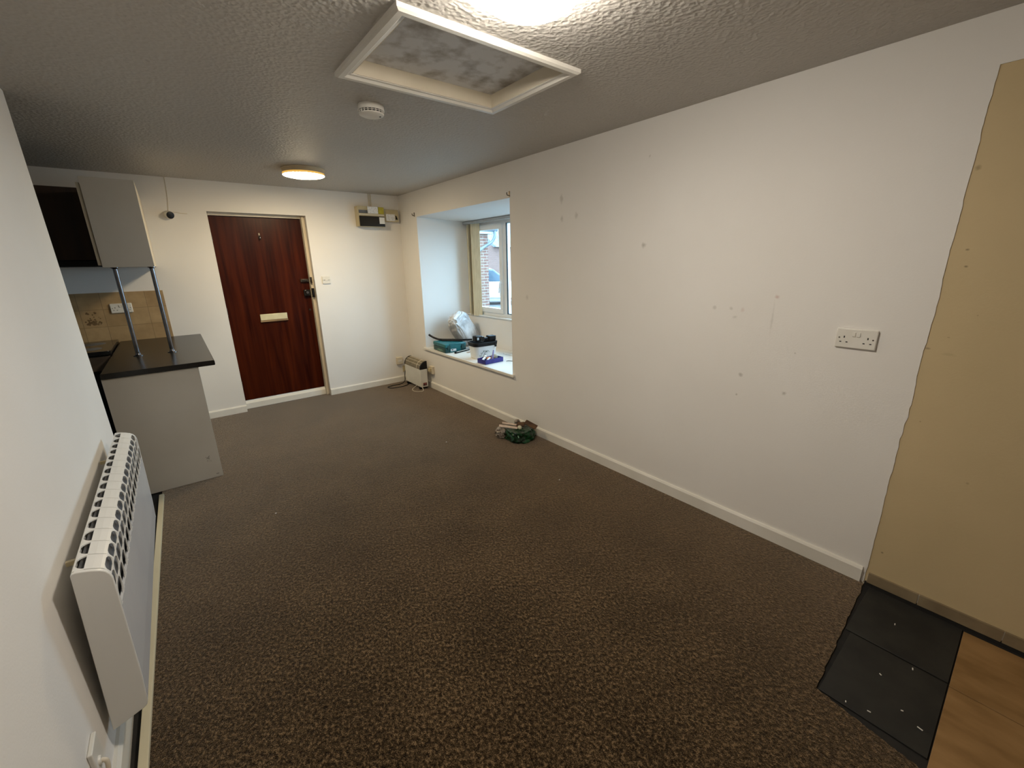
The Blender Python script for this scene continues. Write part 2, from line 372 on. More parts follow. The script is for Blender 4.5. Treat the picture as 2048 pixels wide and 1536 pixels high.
def tile_mat():
    m = mat('beige_glazed_tile', (0.45,0.32,0.17,1), 0.3)
    g = NT(m); b = g.n['Principled BSDF']
    tc = g.new('ShaderNodeTexCoord'); sp = g.new('ShaderNodeSeparateXYZ'); cb = g.new('ShaderNodeCombineXYZ')
    g.link(tc.outputs['Object'], sp.inputs[0])
    ax = g.new('ShaderNodeMath', operation='ADD'); ax.inputs[1].default_value = 0.202+1.5
    az = g.new('ShaderNodeMath', operation='ADD'); az.inputs[1].default_value = -1.008+1.5
    g.link(sp.outputs['X'], ax.inputs[0]); g.link(sp.outputs['Z'], az.inputs[0])
    g.link(ax.outputs[0], cb.inputs[0]); g.link(az.outputs[0], cb.inputs[1])
    br = g.new('ShaderNodeTexBrick'); br.offset = 0; br.squash = 1
    br.inputs['Scale'].default_value = 1; br.inputs['Brick Width'].default_value = 0.15; br.inputs['Row Height'].default_value = 0.15
    br.inputs['Mortar Size'].default_value = 0.0022; br.inputs['Mortar Smooth'].default_value = 0.3
    br.inputs['Color1'].default_value = (0.46,0.32,0.165,1); br.inputs['Color2'].default_value = (0.40,0.27,0.135,1)
    br.inputs['Mortar'].default_value = (0.27,0.18,0.09,1)
    g.link(cb.outputs[0], br.inputs['Vector'])
    nz = g.new('ShaderNodeTexNoise'); nz.inputs['Scale'].default_value = 14; nz.inputs['Detail'].default_value = 5
    g.link(tc.outputs['Object'], nz.inputs['Vector'])
    mx = g.new('ShaderNodeMix', data_type='RGBA', blend_type='MULTIPLY'); mx.inputs[0].default_value = 0.5
    g.link(br.outputs['Color'], mx.inputs[6]); g.link(nz.outputs['Color'], mx.inputs[7])
    cr = g.new('ShaderNodeValToRGB'); cr.color_ramp.elements[0].color = (0.6,0.55,0.5,1); cr.color_ramp.elements[1].color = (1,1,1,1)
    cr.color_ramp.elements[0].position = .3; cr.color_ramp.elements[1].position = .7
    g.link(nz.outputs['Fac'], cr.inputs[0]); g.link(cr.outputs[0], mx.inputs[7]); g.link(mx.outputs[2], b.inputs['Base Color'])
    bp = g.new('ShaderNodeBump'); bp.inputs['Strength'].default_value = 0.4; bp.inputs['Distance'].default_value = 0.002; bp.invert = True
    g.link(br.outputs['Fac'], bp.inputs['Height']); g.link(bp.outputs[0], b.inputs['Normal'])
    return m
M['tile'] = tile_mat()

def brick_mat(name, c1, c2, mort):
    m = mat(name, c1, 0.85)
    g = NT(m); b = g.n['Principled BSDF']
    tc = g.new('ShaderNodeTexCoord'); sp = g.new('ShaderNodeSeparateXYZ'); cb = g.new('ShaderNodeCombineXYZ')
    g.link(tc.outputs['Object'], sp.inputs[0])
    ad = g.new('ShaderNodeMath', operation='ADD'); g.link(sp.outputs['X'], ad.inputs[0]); g.link(sp.outputs['Y'], ad.inputs[1])
    g.link(ad.outputs[0], cb.inputs[0]); g.link(sp.outputs['Z'], cb.inputs[1])
    br = g.new('ShaderNodeTexBrick'); br.inputs['Scale'].default_value = 1
    br.inputs['Brick Width'].default_value = 0.225; br.inputs['Row Height'].default_value = 0.075; br.inputs['Mortar Size'].default_value = 0.008
    br.inputs['Color1'].default_value = c1; br.inputs['Color2'].default_value = c2; br.inputs['Mortar'].default_value = mort
    g.link(cb.outputs[0], br.inputs['Vector']); g.link(br.outputs['Color'], b.inputs['Base Color'])
    return m
M['brick'] = brick_mat('red_brick', (0.17,0.075,0.055,1), (0.13,0.06,0.045,1), (0.26,0.23,0.2,1))
M['brick2'] = brick_mat('pale_pink_brick', (0.20,0.11,0.088,1), (0.17,0.095,0.076,1), (0.21,0.16,0.14,1))
M['rooftile'] = vary(mat('grey_roof_tile', (0.12,0.14,0.16,1), 0.7), (0.08,0.10,0.12,1), (0.2,0.23,0.25,1), scale=8, stretch=(1,1,4))
M['gutter'] = vary(mat('grey_gutter_plastic', (0.12,0.15,0.18,1), 0.4), (0.10,0.13,0.16,1), (0.15,0.18,0.21,1), scale=8)
M['soffit'] = vary(mat('pale_soffit', (0.5,0.56,0.58,1), 0.6), (0.46,0.52,0.54,1), (0.54,0.6,0.62,1), scale=6)
M['tarmac'] = vary(mat('tarmac', (0.13,0.13,0.13,1), 0.9), (0.10,0.10,0.10,1), (0.17,0.17,0.17,1), scale=30)
M['carpaint'] = vary(mat('white_car_paint', (0.62,0.66,0.66,1), 0.25, coat=.5), (0.6,0.64,0.64,1), (0.64,0.68,0.68,1), scale=3)
M['carglass'] = vary(mat('blue_grey_car_glass', (0.07,0.11,0.15,1), 0.15), (0.05,0.09,0.13,1), (0.10,0.15,0.19,1), scale=3)

def glass_mat():
    m = bpy.data.materials.new('window_glass'); m.use_nodes = True
    g = NT(m); g.n.clear()
    out = g.new('ShaderNodeOutputMaterial'); tr = g.new('ShaderNodeBsdfTransparent'); gl = g.new('ShaderNodeBsdfGlossy')
    tr.inputs['Color'].default_value = (0.93,0.97,0.98,1); gl.inputs['Roughness'].default_value = 0.02
    lw = g.new('ShaderNodeLayerWeight'); lw.inputs['Blend'].default_value = 0.5
    pw = g.new('ShaderNodeMath', operation='POWER'); pw.inputs[1].default_value = 4.0; g.link(lw.outputs['Facing'], pw.inputs[0])
    fr = g.new('ShaderNodeMath', operation='MULTIPLY_ADD'); fr.inputs[1].default_value = 0.6; fr.inputs[2].default_value = 0.03; g.link(pw.outputs[0], fr.inputs[0])
    mx = g.new('ShaderNodeMixShader'); g.link(fr.outputs[0], mx.inputs[0]); g.link(tr.outputs[0], mx.inputs[1]); g.link(gl.outputs[0], mx.inputs[2])
    g.link(mx.outputs[0], out.inputs['Surface'])
    return m
M['glass'] = glass_mat()
L1, L2, SKY = 116.0, 108.0, 11.8
M['lamp1'] = mat('lit_white_diffuser', (0.8,0.8,0.8,1), 0.4, emit=(1.0,0.92,0.80,1), estr=L1)
M['lamp2'] = mat('lit_warm_diffuser', (0.8,0.75,0.6,1), 0.4, emit=(1.0,0.80,0.50,1), estr=L2)
M['lampglow'] = vary(mat('amber_translucent_rim', (0.6,0.36,0.1,1), 0.4, emit=(1.0,0.55,0.10,1), estr=0.75), (0.55,0.32,0.08,1), (0.65,0.4,0.12,1), scale=5)
M['lampbase'] = vary(mat('cream_lamp_rim', (0.60,0.47,0.30,1), 0.4), (0.56,0.43,0.26,1), (0.64,0.51,0.34,1), scale=5)

# ------------------------------------------------------------------ room shell
S = 'structure'
# floor: dark screed under everything
o = MB().box(-2.0, XR+.3, -1.8, YB+.25, -0.12, -0.009).build('floor', M['screed'])
tag(o, 'dark bare screed floor showing beside the carpet edges', 'floor', kind=S)

# ceiling with the hatch opening
HX0, HX1, HY0, HY1 = 0.748, 1.484, 1.478, 2.016
mb = MB()
mb.box(-2.0, HX0, -1.8, YB+.25, H, H+.09); mb.box(HX1, XR+.85, -1.8, YB+.25, H, H+.09)
mb.box(HX0, HX1, -1.8, HY0, H, H+.09); mb.box(HX0, HX1, HY1, YB+.25, H, H+.09)
o = mb.build('ceiling', M['ceiling']); tag(o, 'off-white artex ceiling with pebbled texture', 'ceiling', kind=S)

# right wall: thick around the window bay; bare cream patch near the camera
WY0, WY1, WZ0, WZ1 = 2.952, 4.664, 0.492, 2.004
XW = 3.0; XO = 3.12
mb = MB()
def wblock(y0, y1, z0, z1, skip=''): mb.box(XR, XO, y0, y1, z0, z1, 0, skip)
wblock(WY1, YB+.25, -.1, H)
wblock(0.6, WY0, -.1, H)
wblock(WY0, WY1, -.1, WZ0-0.02)
mb.box(XW-.03, XO, WY0, WY1, WZ0-.02, 0.862)                        # apron below the window
mb.prism([(XR, WZ1), (XO, 1.962), (XO, H), (XR, H)], 'y', WY0, WY1)      # sloping head
mb.box(XR+.004, XO, -1.8, 0.6, -.1, H, 0, 'l')
N = 120; zt = 2.108
jag = []
for i in range(N+1):
    z = zt*i/N
    jag.append((0.272 + 0.006*noise.noise(Vector((3.1, z*5, 0))) + 0.004*noise.noise(Vector((9, z*28, 0))), z))
for i in range(N):
    (ya, za), (yb, zb) = jag[i], jag[i+1]
    mb.add([(XR,ya,za),(XR,0.6,za),(XR,0.6,zb),(XR,yb,zb)], [(0,1,2,3)], 0)
    mb.add([(XR+.003,-0.95,za),(XR+.003,ya,za),(XR+.003,yb,zb),(XR+.003,-0.95,zb)], [(0,1,2,3)], 1)
    mb.add([(XR,ya,za),(XR,yb,zb),(XR+.003,yb,zb),(XR+.003,ya,za)], [(0,1,2,3)], 2)
mb.add([(XR,-1.8,zt),(XR,0.6,zt),(XR,0.6,H),(XR,-1.8,H)], [(0,1,2,3)], 0)
mb.add([(XR,-1.8,0),(XR,-.95,0),(XR,-.95,zt),(XR,-1.8,zt)], [(0,1,2,3)], 0)
mb.add([(XR,-1.8,-.1),(XR,0.6,-.1),(XR,0.6,0),(XR,-1.8,0)], [(0,1,2,3)], 2)
mb.add([(XR,jag[-1][0],zt),(XR,-.95,zt),(XR+.003,-.95,zt),(XR+.003,jag[-1][0],zt)], [(0,1,2,3)], 2)
o = mb.build('wall_right', [M['wall_spots'], M['bare'], M['cab_edge']])
tag(o, 'long white wall with the window bay and an unpainted cream patch', 'wall', kind=S)

# back wall with the door opening
DX0, DX1, DZ1 = 0.394, 1.262, 2.003
mb = MB()
mb.box(-2.0, DX0, YB, YB+.25, -.1, H); mb.box(DX1, XR, YB, YB+.25, -.1, H); mb.box(DX0, DX1, YB, YB+.25, DZ1, H)
o = mb.build('wall_back', M['wall']); tag(o, 'white wall with the front door in it', 'wall', kind=S)

# left partition wall, slightly out of plumb, ends at an outer corner
def lwx(z): return -0.402 - 0.0095*z
mb = MB()
x0, x1 = lwx(-.1), lwx(H)
vs = [(-.54,-1.8,-.1),(x0,-1.8,-.1),(x0,3.1,-.1),(-.54,3.1,-.1),(-.54,-1.8,H),(x1,-1.8,H),(x1,3.1,H),(-.54,3.1,H)]
mb.add(vs, [(3,2,1,0),(4,5,6,7),(0,1,5,4),(2,3,7,6),(3,0,4,7),(1,2,6,5)])
o = mb.build('wall_left', M['wall'], bevel=0.004); tag(o, 'near white partition wall on the left carrying the panel heater', 'wall', kind=S)
mb = MB(); mb.box(-2.1, -2.0, 1.9, YB+.25, -.1, H); mb.box(-2.0, -.54, 1.9, 2.0, -.1, H)
o = mb.build('wall_kitchen', M['wall']); tag(o, 'kitchen recess walls behind the partition', 'wall', kind=S)
mb = MB().box(-.54, XR, -1.9, -1.8, -.1, H)
o = mb.build('wall_front', M['wall']); tag(o, 'wall behind the camera', 'wall', kind=S)

# skirting boards: chamfered top
def skirt_prof(d, h, s=1): return [(0,-.009),(s*d,-.009),(s*d,h-.012),(s*d*.55,h),(0,h)]
mb = MB(); mb.prism([(XR+a, b) for a, b in skirt_prof(.015,.078,-1)], 'y', 0.285, YB)
o = mb.build('baseboard_right', M['gloss']); tag(o, 'white skirting board along the long right wall', 'skirting board', kind=S)
mb = MB(); mb.prism([(YB+a, b) for a, b in skirt_prof(.015,.074,-1)], 'x', 0.02, DX0)
mb.prism([(YB+a, b) for a, b in skirt_prof(.015,.074,-1)], 'x', DX1, XR-.015)
o = mb.build('baseboard_back', M['gloss']); tag(o, 'white skirting board either side of the door', 'skirting board', kind=S)
mb = MB(); mb.prism([(-.404+a, b) for a, b in skirt_prof(.019,.085,1)], 'y', -1.8, 3.1)
o = mb.build('baseboard_left', M['gloss']); tag(o, 'worn white skirting board below the panel heater', 'skirting board', kind=S)
# tiled skirting under the bare patch
mb = MB()
ys = [0.262, 0.085, -0.165, -0.42, -0.67, -0.92]
for a, b in zip(ys[:-1], ys[1:]):
    mb.box(XR-.008, XR+.003, b+.002, a-.001, 0.010, 0.060)
mb.box(XR-.005, XR+.003, -.92, .262, 0.016, 0.056, 1)
mb.box(XR-.004, XR+.003, -.92, .268, -.009, 0.0095, 2)
o = mb.build('trim_1', [M['skirt_tile'], M['gloss'], M['slot']]); tag(o, 'brown tile skirting below the bare cream patch', 'skirting tile', kind=S)
# window board (front nosing + shelf)
mb = MB(); mb.box(XR-.022, XR+.01, 2.918, 4.70, WZ0-.022, WZ0+.004); mb.box(XR, XW-.03, WY0, WY1, WZ0-.02, WZ0+.004)
o = mb.build('trim_2', M['gloss'], bevel=0.004); tag(o, 'deep white window sill shelf holding the tools', 'window sill', kind=S)

# ------------------------------------------------------------------ floor coverings
# carpet, cut out around the old unit position by the right wall
pts = [(-.399,-1.8)]
def edge(p, q, n, a, seed):
    out = []
    for i in range(n):
        t = i/n
        x = p[0]+(q[0]-p[0])*t; y = p[1]+(q[1]-p[1])*t
        dx, dy = q[1]-p[1], p[0]-q[0]; L = math.hypot(dx, dy)
        k = a*(noise.noise(Vector((t*14, seed, 0)))+.5*noise.noise(Vector((t*50, seed, 2)))) if 0 < i else 0
        out.append((x+dx/L*k, y+dy/L*k))
    return out
pts += [(1.50,-1.8)] + edge((1.50,-.10),(1.555,.232),40,.006,1) + edge((1.555,.232),(XR-.012,.268),60,.006,2)
pts += [(XR-.012,.268),(XR-.012,YB-.012),(DX1-.005,YB-.012),(DX1-.005,YB+.075),(DX0+.005,YB+.075),(DX0+.005,YB-.012),(.02,YB-.012),(.02,3.60),(-.316,3.60)]
mb = MB(); mb.prism(pts, 'z', -.0088, 0.0)
o = mb.build('carpet', M['carpet']); tag(o, 'dark brown flecked fitted carpet covering the room floor', 'carpet')
bm = bmesh.new(); bm.from_mesh(o.data); bmesh.ops.triangulate(bm, faces=[f for f in bm.faces if len(f.verts) > 4]); bm.to_mesh(o.data); bm.free()

def dtile(x0, x1, y0, y1, label):
    o = MB().box(x0, x1, y0, y1, -.0088, -.003).build('floor_tile', M['darktile'], bevel=.0012)
    tag(o, label, 'floor tile', 'old dark tiles exposed by the cut-out carpet')
dtile(1.948, 2.310, -.062, .245, 'black floor tile touching the brown tile skirting')
dtile(1.562, 1.941, -.062, .225, 'black floor tile between the carpet edge and the tile by the wall')
def board(x0, x1, y0, y1, label):
    o = MB().box(x0, x1, y0, y1, -.0088, -.0015).build('floor_board', M['board'], bevel=.001)
    tag(o, label, 'floor board', 'tan floor boards')
board(1.932, 2.300, -.92, -.066, 'tan hardboard floor sheet beside the tile skirting')
board(1.512, 1.929, -.92, -.066, 'tan hardboard floor sheet in the bottom right corner, next to the carpet')
# flecks of plaster lying about
fl = [(1.80,.10),(1.69,.02),(1.60,.09),(1.92,.03),(2.13,.12),(1.58,.15),(1.66,-.03)]
for i, (x, y) in enumerate(fl):
    a = random.uniform(0, pi)
    o = MB().obox((x,y,-.0018),(math.cos(a),math.sin(a),0),(-math.sin(a),math.cos(a),0),(0,0,1),random.uniform(.006,.016),.003,.0022).build('plaster_crumb', M['gloss'])
    tag(o, 'tiny white plaster crumb on the black floor tiles', 'crumb', 'plaster crumbs on the black tiles')
crumbs = [(1.905,1.9),(0.25,2.75),(1.62,3.0)]
for (x, y) in crumbs:
    o = MB().lump((x,y,.003),(.005,.004,.003),sub=2).build('carpet_crumb', M['gloss'])
    tag(o, 'tiny pale crumb lying on the brown carpet', 'crumb', 'crumbs on the carpet')

# loose batten along the carpet edge by the left wall
mb = MB()
a0 = Vector((-.316, 3.49, 0.0)); a1 = Vector((-.362, 0.55, 0.0))
d = (a1-a0).normalized(); n_ = Vector((-d.y, d.x, 0))
mb.obox((a0+a1)/2+Vector((0,0,.0085)), d, n_, (0,0,1), (a1-a0).length, .026, .017)
o = mb.build('wood_batten', M['batten'], bevel=.0015); tag(o, 'long cream timber strip lying on the floor below the panel heater', 'timber strip')

# ------------------------------------------------------------------ door
dr = thing('door_1', (0.82, YB+.1, 0), 'dark red-brown wooden front door in a white frame', 'door', kind=S)
YD = YB+.105
MB().box(.402, 1.226, YD, YD+.044, .092, 1.976).build('door_leaf', M['door'], dr, bevel=.002)
mb = MB()
mb.box(DX0, .4015, YB+.085, YB+.25, 0, DZ1); mb.box(1.2255, DX1, YB+.072, YB+.25, 0, DZ1); mb.box(.4015, 1.2255, YB+.072, YB+.25, 1.977, DZ1)
mb.box(1.228, DX1-.012, YB+.05, YB+.074, 0, DZ1-.01)
mb.build('door_frame', M['cream_gloss'], dr, bevel=.002)
mb = MB(); mb.prism([(YB+.082,0.001),(YB+.25,0.001),(YB+.25,.090),(YB+.10,.088),(YB+.084,.06)], 'x', .4015, 1.2255)
mb.build('threshold', M['gloss'], dr)
# letter plate
lp = MB().box(.688, .949, YD-.012, YD, .936, 1.000).build('letter_plate', M['brass'], dr, bevel=.003)
MB().prism([(YD-.012,.937),(YD-.018,.918),(YD,.918),(YD,.937)], 'x', .684, .951).build('flap_shadow', vary(mat('brown_flap_shadow',(0.16,0.09,0.03,1),.45),(0.13,0.07,0.02,1),(0.2,0.12,0.045,1)), lp)  # brown strip stands in for the shadow along the bottom of the letter plate
# rim latch: body on the leaf, keep on the frame, lever
rl = MB().box(1.135, 1.224, YD-.022, YD, 1.318, 1.352).build('door_bolt', M['darkmetal'], dr, bevel=.004)
MB().box(1.228, 1.244, YB+.03, YB+.06, 1.30, 1.37).build('bolt_keep', M['darkmetal'], rl, bevel=.003)
MB().cyl((1.15,YD-.03,1.335),(1.205,YD-.03,1.335),.007).build('bolt_rod', M['chrome'], rl)
nl = MB().box(1.150, 1.222, YD-.034, YD, 1.165, 1.235).build('night_latch', M['blackgloss'], dr, bevel=.006)
MB().lathe((1.182,YD-.034,1.205),[(0,.022),(.014,.022),(.017,.012),(.012,0)],24,(0,-1,0)).build('latch_knob', M['chrome'], nl)
MB().box(1.228, 1.250, YB+.022, YB+.06, 1.15, 1.25).build('latch_keep', M['black'], nl, bevel=.004)
MB().lathe((1.193,YD,1.01),[(0,.003),(.010,.003),(.012,0)],20,(0,-1,0)).build('keyhole', M['darkmetal'], dr)
# coat hook near the top of the leaf
hk = MB().box(.806, .822, YD-.004, YD, 1.765, 1.825).build('coat_hook', M['darkmetal'], dr, bevel=.002)
MB().tube([(.814,YD-.004,1.80),(.814,YD-.03,1.792),(.814,YD-.038,1.775),(.814,YD-.03,1.762)], .005).build('hook_prong', M['chrome'], hk)
for z in (.27, 1.05, 1.78):
    MB().cyl((.401,YD-.004,z-.04),(.401,YD-.004,z+.04),.006,12).build('hinge', M['darkmetal'], dr)

# ------------------------------------------------------------------ plates and sockets
def plate_frame(nrm):
    """returns u (right when facing it), w (up), n"""
    n = Vector(nrm); w = Vector((0,0,1)); u = w.cross(n)
    return u, w, n

def double_socket(c, nrm, label, name='double_socket', mw=.146, mh=.083):
    c = Vector(c); u, w, n = plate_frame(nrm)
    r = thing(name, c, label, 'socket', 'double wall sockets')
    mb = MB(); mb.obox(c+n*.006, u, w, n, mw, mh, .012)
    mb.build('face_plate', M['plastic'], r, bevel=.004, seg=3)
    for s in (-1, 1):
        mb = MB(); mb.obox(c+u*(s*.0085)+w*.018+n*.0125, u, w, (n+w*.25), .011, .019, .005)
        mb.build('rocker_switch', M['plastic'], r, bevel=.001)
        for du, dw, ww, hh in ((0,.010,.0045,.009),(-.0115,-.012,.0075,.0045),(.0115,-.012,.0075,.0045)):
            MB().obox(c+u*(s*.042+du)+w*(dw-.005)+n*.0122, u, w, n, ww, hh, .0006).build('pin_slot', M['slot'], r)
        MB().lathe(c+u*(s*.060)+w*.001+n*.0118,[(0,.0014),(.0028,.0014),(.0034,0)],14,n).build('screw', M['darkmetal'], r)
    return r
double_socket((XR, .495, 1.145), (-1,0,0), 'white double socket alone on the long right wall', mh=.086)
double_socket((-.379, YB-.007, 1.162), (0,-1,0), 'white double socket on the beige kitchen tiles', mh=.082)

def plate(name, c, nrm, w_, h_, label, cat, group=None, d=.010, m=None):
    c = Vector(c); u, w, n = plate_frame(nrm)
    r = thing(name, c, label, cat, group)
    MB().obox(c+n*d/2, u, w, n, w_, h_, d).build('face_plate', m or M['plastic'], r, bevel=.003, seg=3)
    return r, c, u, w, n
# fused spur by the door
r, c, u, w, n = plate('fused_spur', (1.384, YB, 1.333), (0,-1,0), .086, .082, 'small square white switch plate right of the front door', 'switch')
MB().obox(c+n*.011, u, w, n, .020, .018, .004).build('fuse_holder', M['plastic'], r, bevel=.001)
MB().obox(c-u*.021+n*.0105, u, w, n, .010, .008, .002).build('rocker_switch', M['radin'], r)
MB().obox(c+u*.020+n*.0105, u, w, n, .009, .004, .002).build('cord_outlet', M['radin'], r)
for s in (-1,1): MB().lathe(c+u*s*.034+n*.010,[(0,.0012),(.003,.0012),(.0035,0)],12,n).build('screw', M['darkmetal'], r)
# heater outlet plates in the corner
r, c, u, w, n = plate('socket_box', (2.152, YB, .282), (0,-1,0), .082, .090, 'beige square surface box on the back wall left of the convector heater', 'socket', d=.03, m=M['cab_edge'])
MB().obox(c+n*.031, u, w, n, .05, .02, .003).build('rocker_switch', M['plastic'], r, bevel=.001)
r, c, u, w, n = plate('wall_plate', (2.215, YB, .165), (0,-1,0), .05, .08, 'small grubby plate low in the corner behind the convector heater', 'socket', m=M['yel_plastic'])
r, c, u, w, n = plate('single_socket', (XR, 4.53, .238), (-1,0,0), .088, .092, 'aged beige single socket on the right wall beside the convector heater', 'socket', d=.032, m=M['cab_edge'])
MB().obox(c+u*.0+w*.006+n*.045, u, w, n, .045, .045, .03).build('plug', M['yel_plastic'], r, bevel=.006)
# outlet plate low on the left wall with a stub of cable
r, c, u, w, n = plate('flex_outlet', (lwx(.235), 1.352, .233), (1,0,0), .078, .084, 'white flex outlet plate low on the left wall under the panel heater', 'socket', d=.011)
MB().lathe(c+n*.011-w*.012-u*.012,[(0,.005),(.011,.005),(.013,0)],20,n).build('flex_grommet', M['plastic'], r)
MB().tube([c+n*.012-w*.012-u*.012, c+n*.024-w*.022-u*.014, c+n*.022-w*.06-u*.02, c+n*.021-w*.115-u*.03], .0055).build('flex', M['whitecord'], r)

# ------------------------------------------------------------------ consumer unit and its neighbour
cu = thing('consumer_unit', (1.95, YB, 1.91), 'beige fuse box with a dark flip cover high in the far corner', 'fuse box')
mb = MB(); mb.box(1.792, 2.104, YB-.088, YB, 1.910, 2.126)
mb.build('mounting_box', M['yel_plastic'], cu, bevel=.004)
MB().box(1.805, 2.100, YB-.100, YB-.088, 1.913, 2.022).build('flip_cover', M['blackgloss'], cu, bevel=.003)
MB().box(1.808, 2.098, YB-.095, YB-.088, 2.030, 2.046).build('cover_strip', M['cab_edge'], cu, bevel=.002)
MB().box(1.808, 1.91, YB-.0915, YB-.088, 2.052, 2.085).build('grey_band', M['radin'], cu)
MB().box(1.908, 2.028, YB-.1, YB-.0883, 2.052, 2.124).build('paper_label', M['label'], cu)
MB().box(2.034, 2.098, YB-.094, YB-.0883, 2.05, 2.122).build('warning_sticker', M['yellow'], cu)
MB().box(2.034, 2.096, YB-.1030, YB-.1, 1.943, 2.014).build('rating_card', M['plastic'], cu)
iso = thing('isolator_box', (2.21, YB, 1.98), 'small beige isolator box joined to the right side of the fuse box', 'switch box')
MB().box(2.106, 2.292, YB-.058, YB, 1.976, 2.108).build('housing', M['yel_plastic'], iso, bevel=.004)
MB().box(2.136, 2.244, YB-.0605, YB-.058, 1.984, 2.058).build('paper_label', M['label'], iso)
MB().prism([(2.252,2.00),(2.276,2.00),(2.262,2.04),(2.254,2.045)], 'y', YB-.066, YB-.058).build('switch_lever', M['black'], iso)
for x, lab in ((1.968,'thin white cable trunking above the fuse box, the left of two'),(1.990,'thin white cable trunking above the fuse box, the right of two')):
    o = MB().box(x-.006, x+.006, YB-.010, YB, 2.127, H).build('cable_trunking', M['cab_edge'], bevel=.002); tag(o, lab, 'trunking', 'trunking above the fuse box')

# security camera with its wire
cam_ = thing('security_camera', (.113, YB, 1.952), 'small round camera with black face and white body on the back wall', 'camera')
dirv = Vector((.42,-1,-.22)).normalized()
MB().lathe((.096,YB+.006,1.962),[(0,0),(.026,0),(.031,.004),(.034,.03),(.0335,.050),(.031,.054)],32,dirv).build('camera_body', M['plastic'], cam_)
MB().lathe(Vector((.096,YB+.006,1.962))+dirv*.051,[(.0312,0),(.0305,.004),(.02,.0062),(0,.007)],32,dirv).build('camera_face', M['black'], cam_)
MB().tube([(.12,YB-.004,1.982),(.16,YB-.003,1.981),(.20,YB-.003,1.974),(.245,YB-.002,1.972)],.0022,8).build('side_wire', M['cab_edge'], cam_)
MB().tube([(.108,YB-.003,1.985),(.122,YB-.003,2.08),(.130,YB-.003,2.18),(.133,YB-.003,H-.001)],.0022,8).build('drop_wire', M['cab_edge'], cam_)

# ------------------------------------------------------------------ kitchen
o = MB().box(-1.995, -.068, YB-.007, YB-.0006, .80, 1.300).build('tiled_splashback', M['tile'], bevel=.0015)
tag(o, 'beige square-tiled splashback above the black worktop', 'splashback')
# brown plant motif on one tile
mb = MB(); random.seed(3)
for k in range(64):
    x = -.585 + random.gauss(0,.024); z = 1.05 + abs(random.gauss(0,.026)) - .018
    mb.lathe((x,YB-.0072,z),[(0,.0006),(random.uniform(.003,.008),.0004)],7,(0,-1,0))
for x in (-.612,-.603,-.565,-.556):
    for k in range(3): mb.lathe((x+random.uniform(-.005,.005),YB-.0072,1.132+random.uniform(-.007,.007)),[(0,.0006),(.006,.0004)],7,(0,-1,0))
mb.build('tile_motif', M['stain'], o)

pn = thing('peninsula_unit', (-.2, 4.3, 0), 'kitchen peninsula base unit with plain grey end panel facing the room', 'kitchen unit')
YP = 3.572
MB().box(-.43, .043, YP+.018, YB-.02, .0, .833).build('carcass', M['cab_in'], pn)
mb = MB(); mb.box(-.452, .044, YP, YP+.018, .001, .834)
mb.build('end_panel', M['panel'], pn, bevel=.0012)
mb = MB()
for k in range(26):
    mb.lathe((-.02+random.gauss(0,.007),YP-.0002,.155+random.gauss(0,.013)),[(0,.0004),(random.uniform(.0015,.004),.0003)],7,(0,-1,0))
mb.build('scuff_mark', vary(mat('grey_scuff',(0.25,0.23,0.19,1),.6),(0.22,0.2,0.16,1),(0.3,0.28,0.24,1)), pn)
mb = MB()
for dx in (0.001,.006,-.005): mb.lathe((.012+dx,YP-.0002,.027),[(0,.0004),(.0035,.0003)],8,(0,-1,0))
mb.build('scuff_mark', vary(mat('grey_scuff',(0.25,0.23,0.19,1),.6),(0.22,0.2,0.16,1),(0.3,0.28,0.24,1)), pn)
for i,(y0,y1) in enumerate(((3.60,4.09),(4.10,4.60))):
    d_ = MB().box(-.452,-.434,y0,y1,.12,.80).build('door', M['brown'], pn, bevel=.002)
wt = MB()
wt.prism(rrect((-.450+.142)/2, .8535, .592, .035, .008, 4), 'y', 3.556, YB-.008)
o = wt.build('worktop', M['worktop'], bevel=.0015); tag(o, 'black laminate worktop on the kitchen peninsula', 'worktop')
for (x, lab) in ((-.286,'left chrome post standing on the black worktop'),(-.085,'right chrome post standing on the black worktop')):
    p = thing('support_post', (x, 4.15, .871), lab, 'post', 'chrome posts under the wall cupboard')
    MB().cyl((x,4.15,.872),(x,4.15,1.507),.0135,24).build('tube', M['chrome'], p)
    MB().lathe((x,4.15,.871),[(0,0),(.030,0),(.030,.004),(.018,.009),(.0145,.022),(0.0135,.024)],28).build('flange', M['chrome'], p)
    MB().lathe((x,4.15,1.508),[(0,0),(.024,0),(.024,-.004),(.016,-.009),(.0135,-.012)],28).build('flange', M['chrome'], p)
# cupboard hung over the peninsula
YC = 4.085
wc = thing('wall_cupboard', (-.2, 4.6, 1.508), 'grey wall cupboard hanging over the peninsula on chrome posts', 'cupboard')
MB().box(-.325, -.066, YC+.018, YB-.001, 1.509, 2.078).build('carcass', M['cab_edge'], wc)
MB().box(-.342, -.0655, YC, YC+.018, 1.508, 2.080).build('end_panel', M['panel'], wc, bevel=.0012)
for y0, y1 in ((4.112, 4.60),(4.605, YB-.34)):
    d_ = MB().box(-.364, -.346, y0, y1, 1.522, 2.045).build('door', M['cab_edge'], wc, bevel=.001)
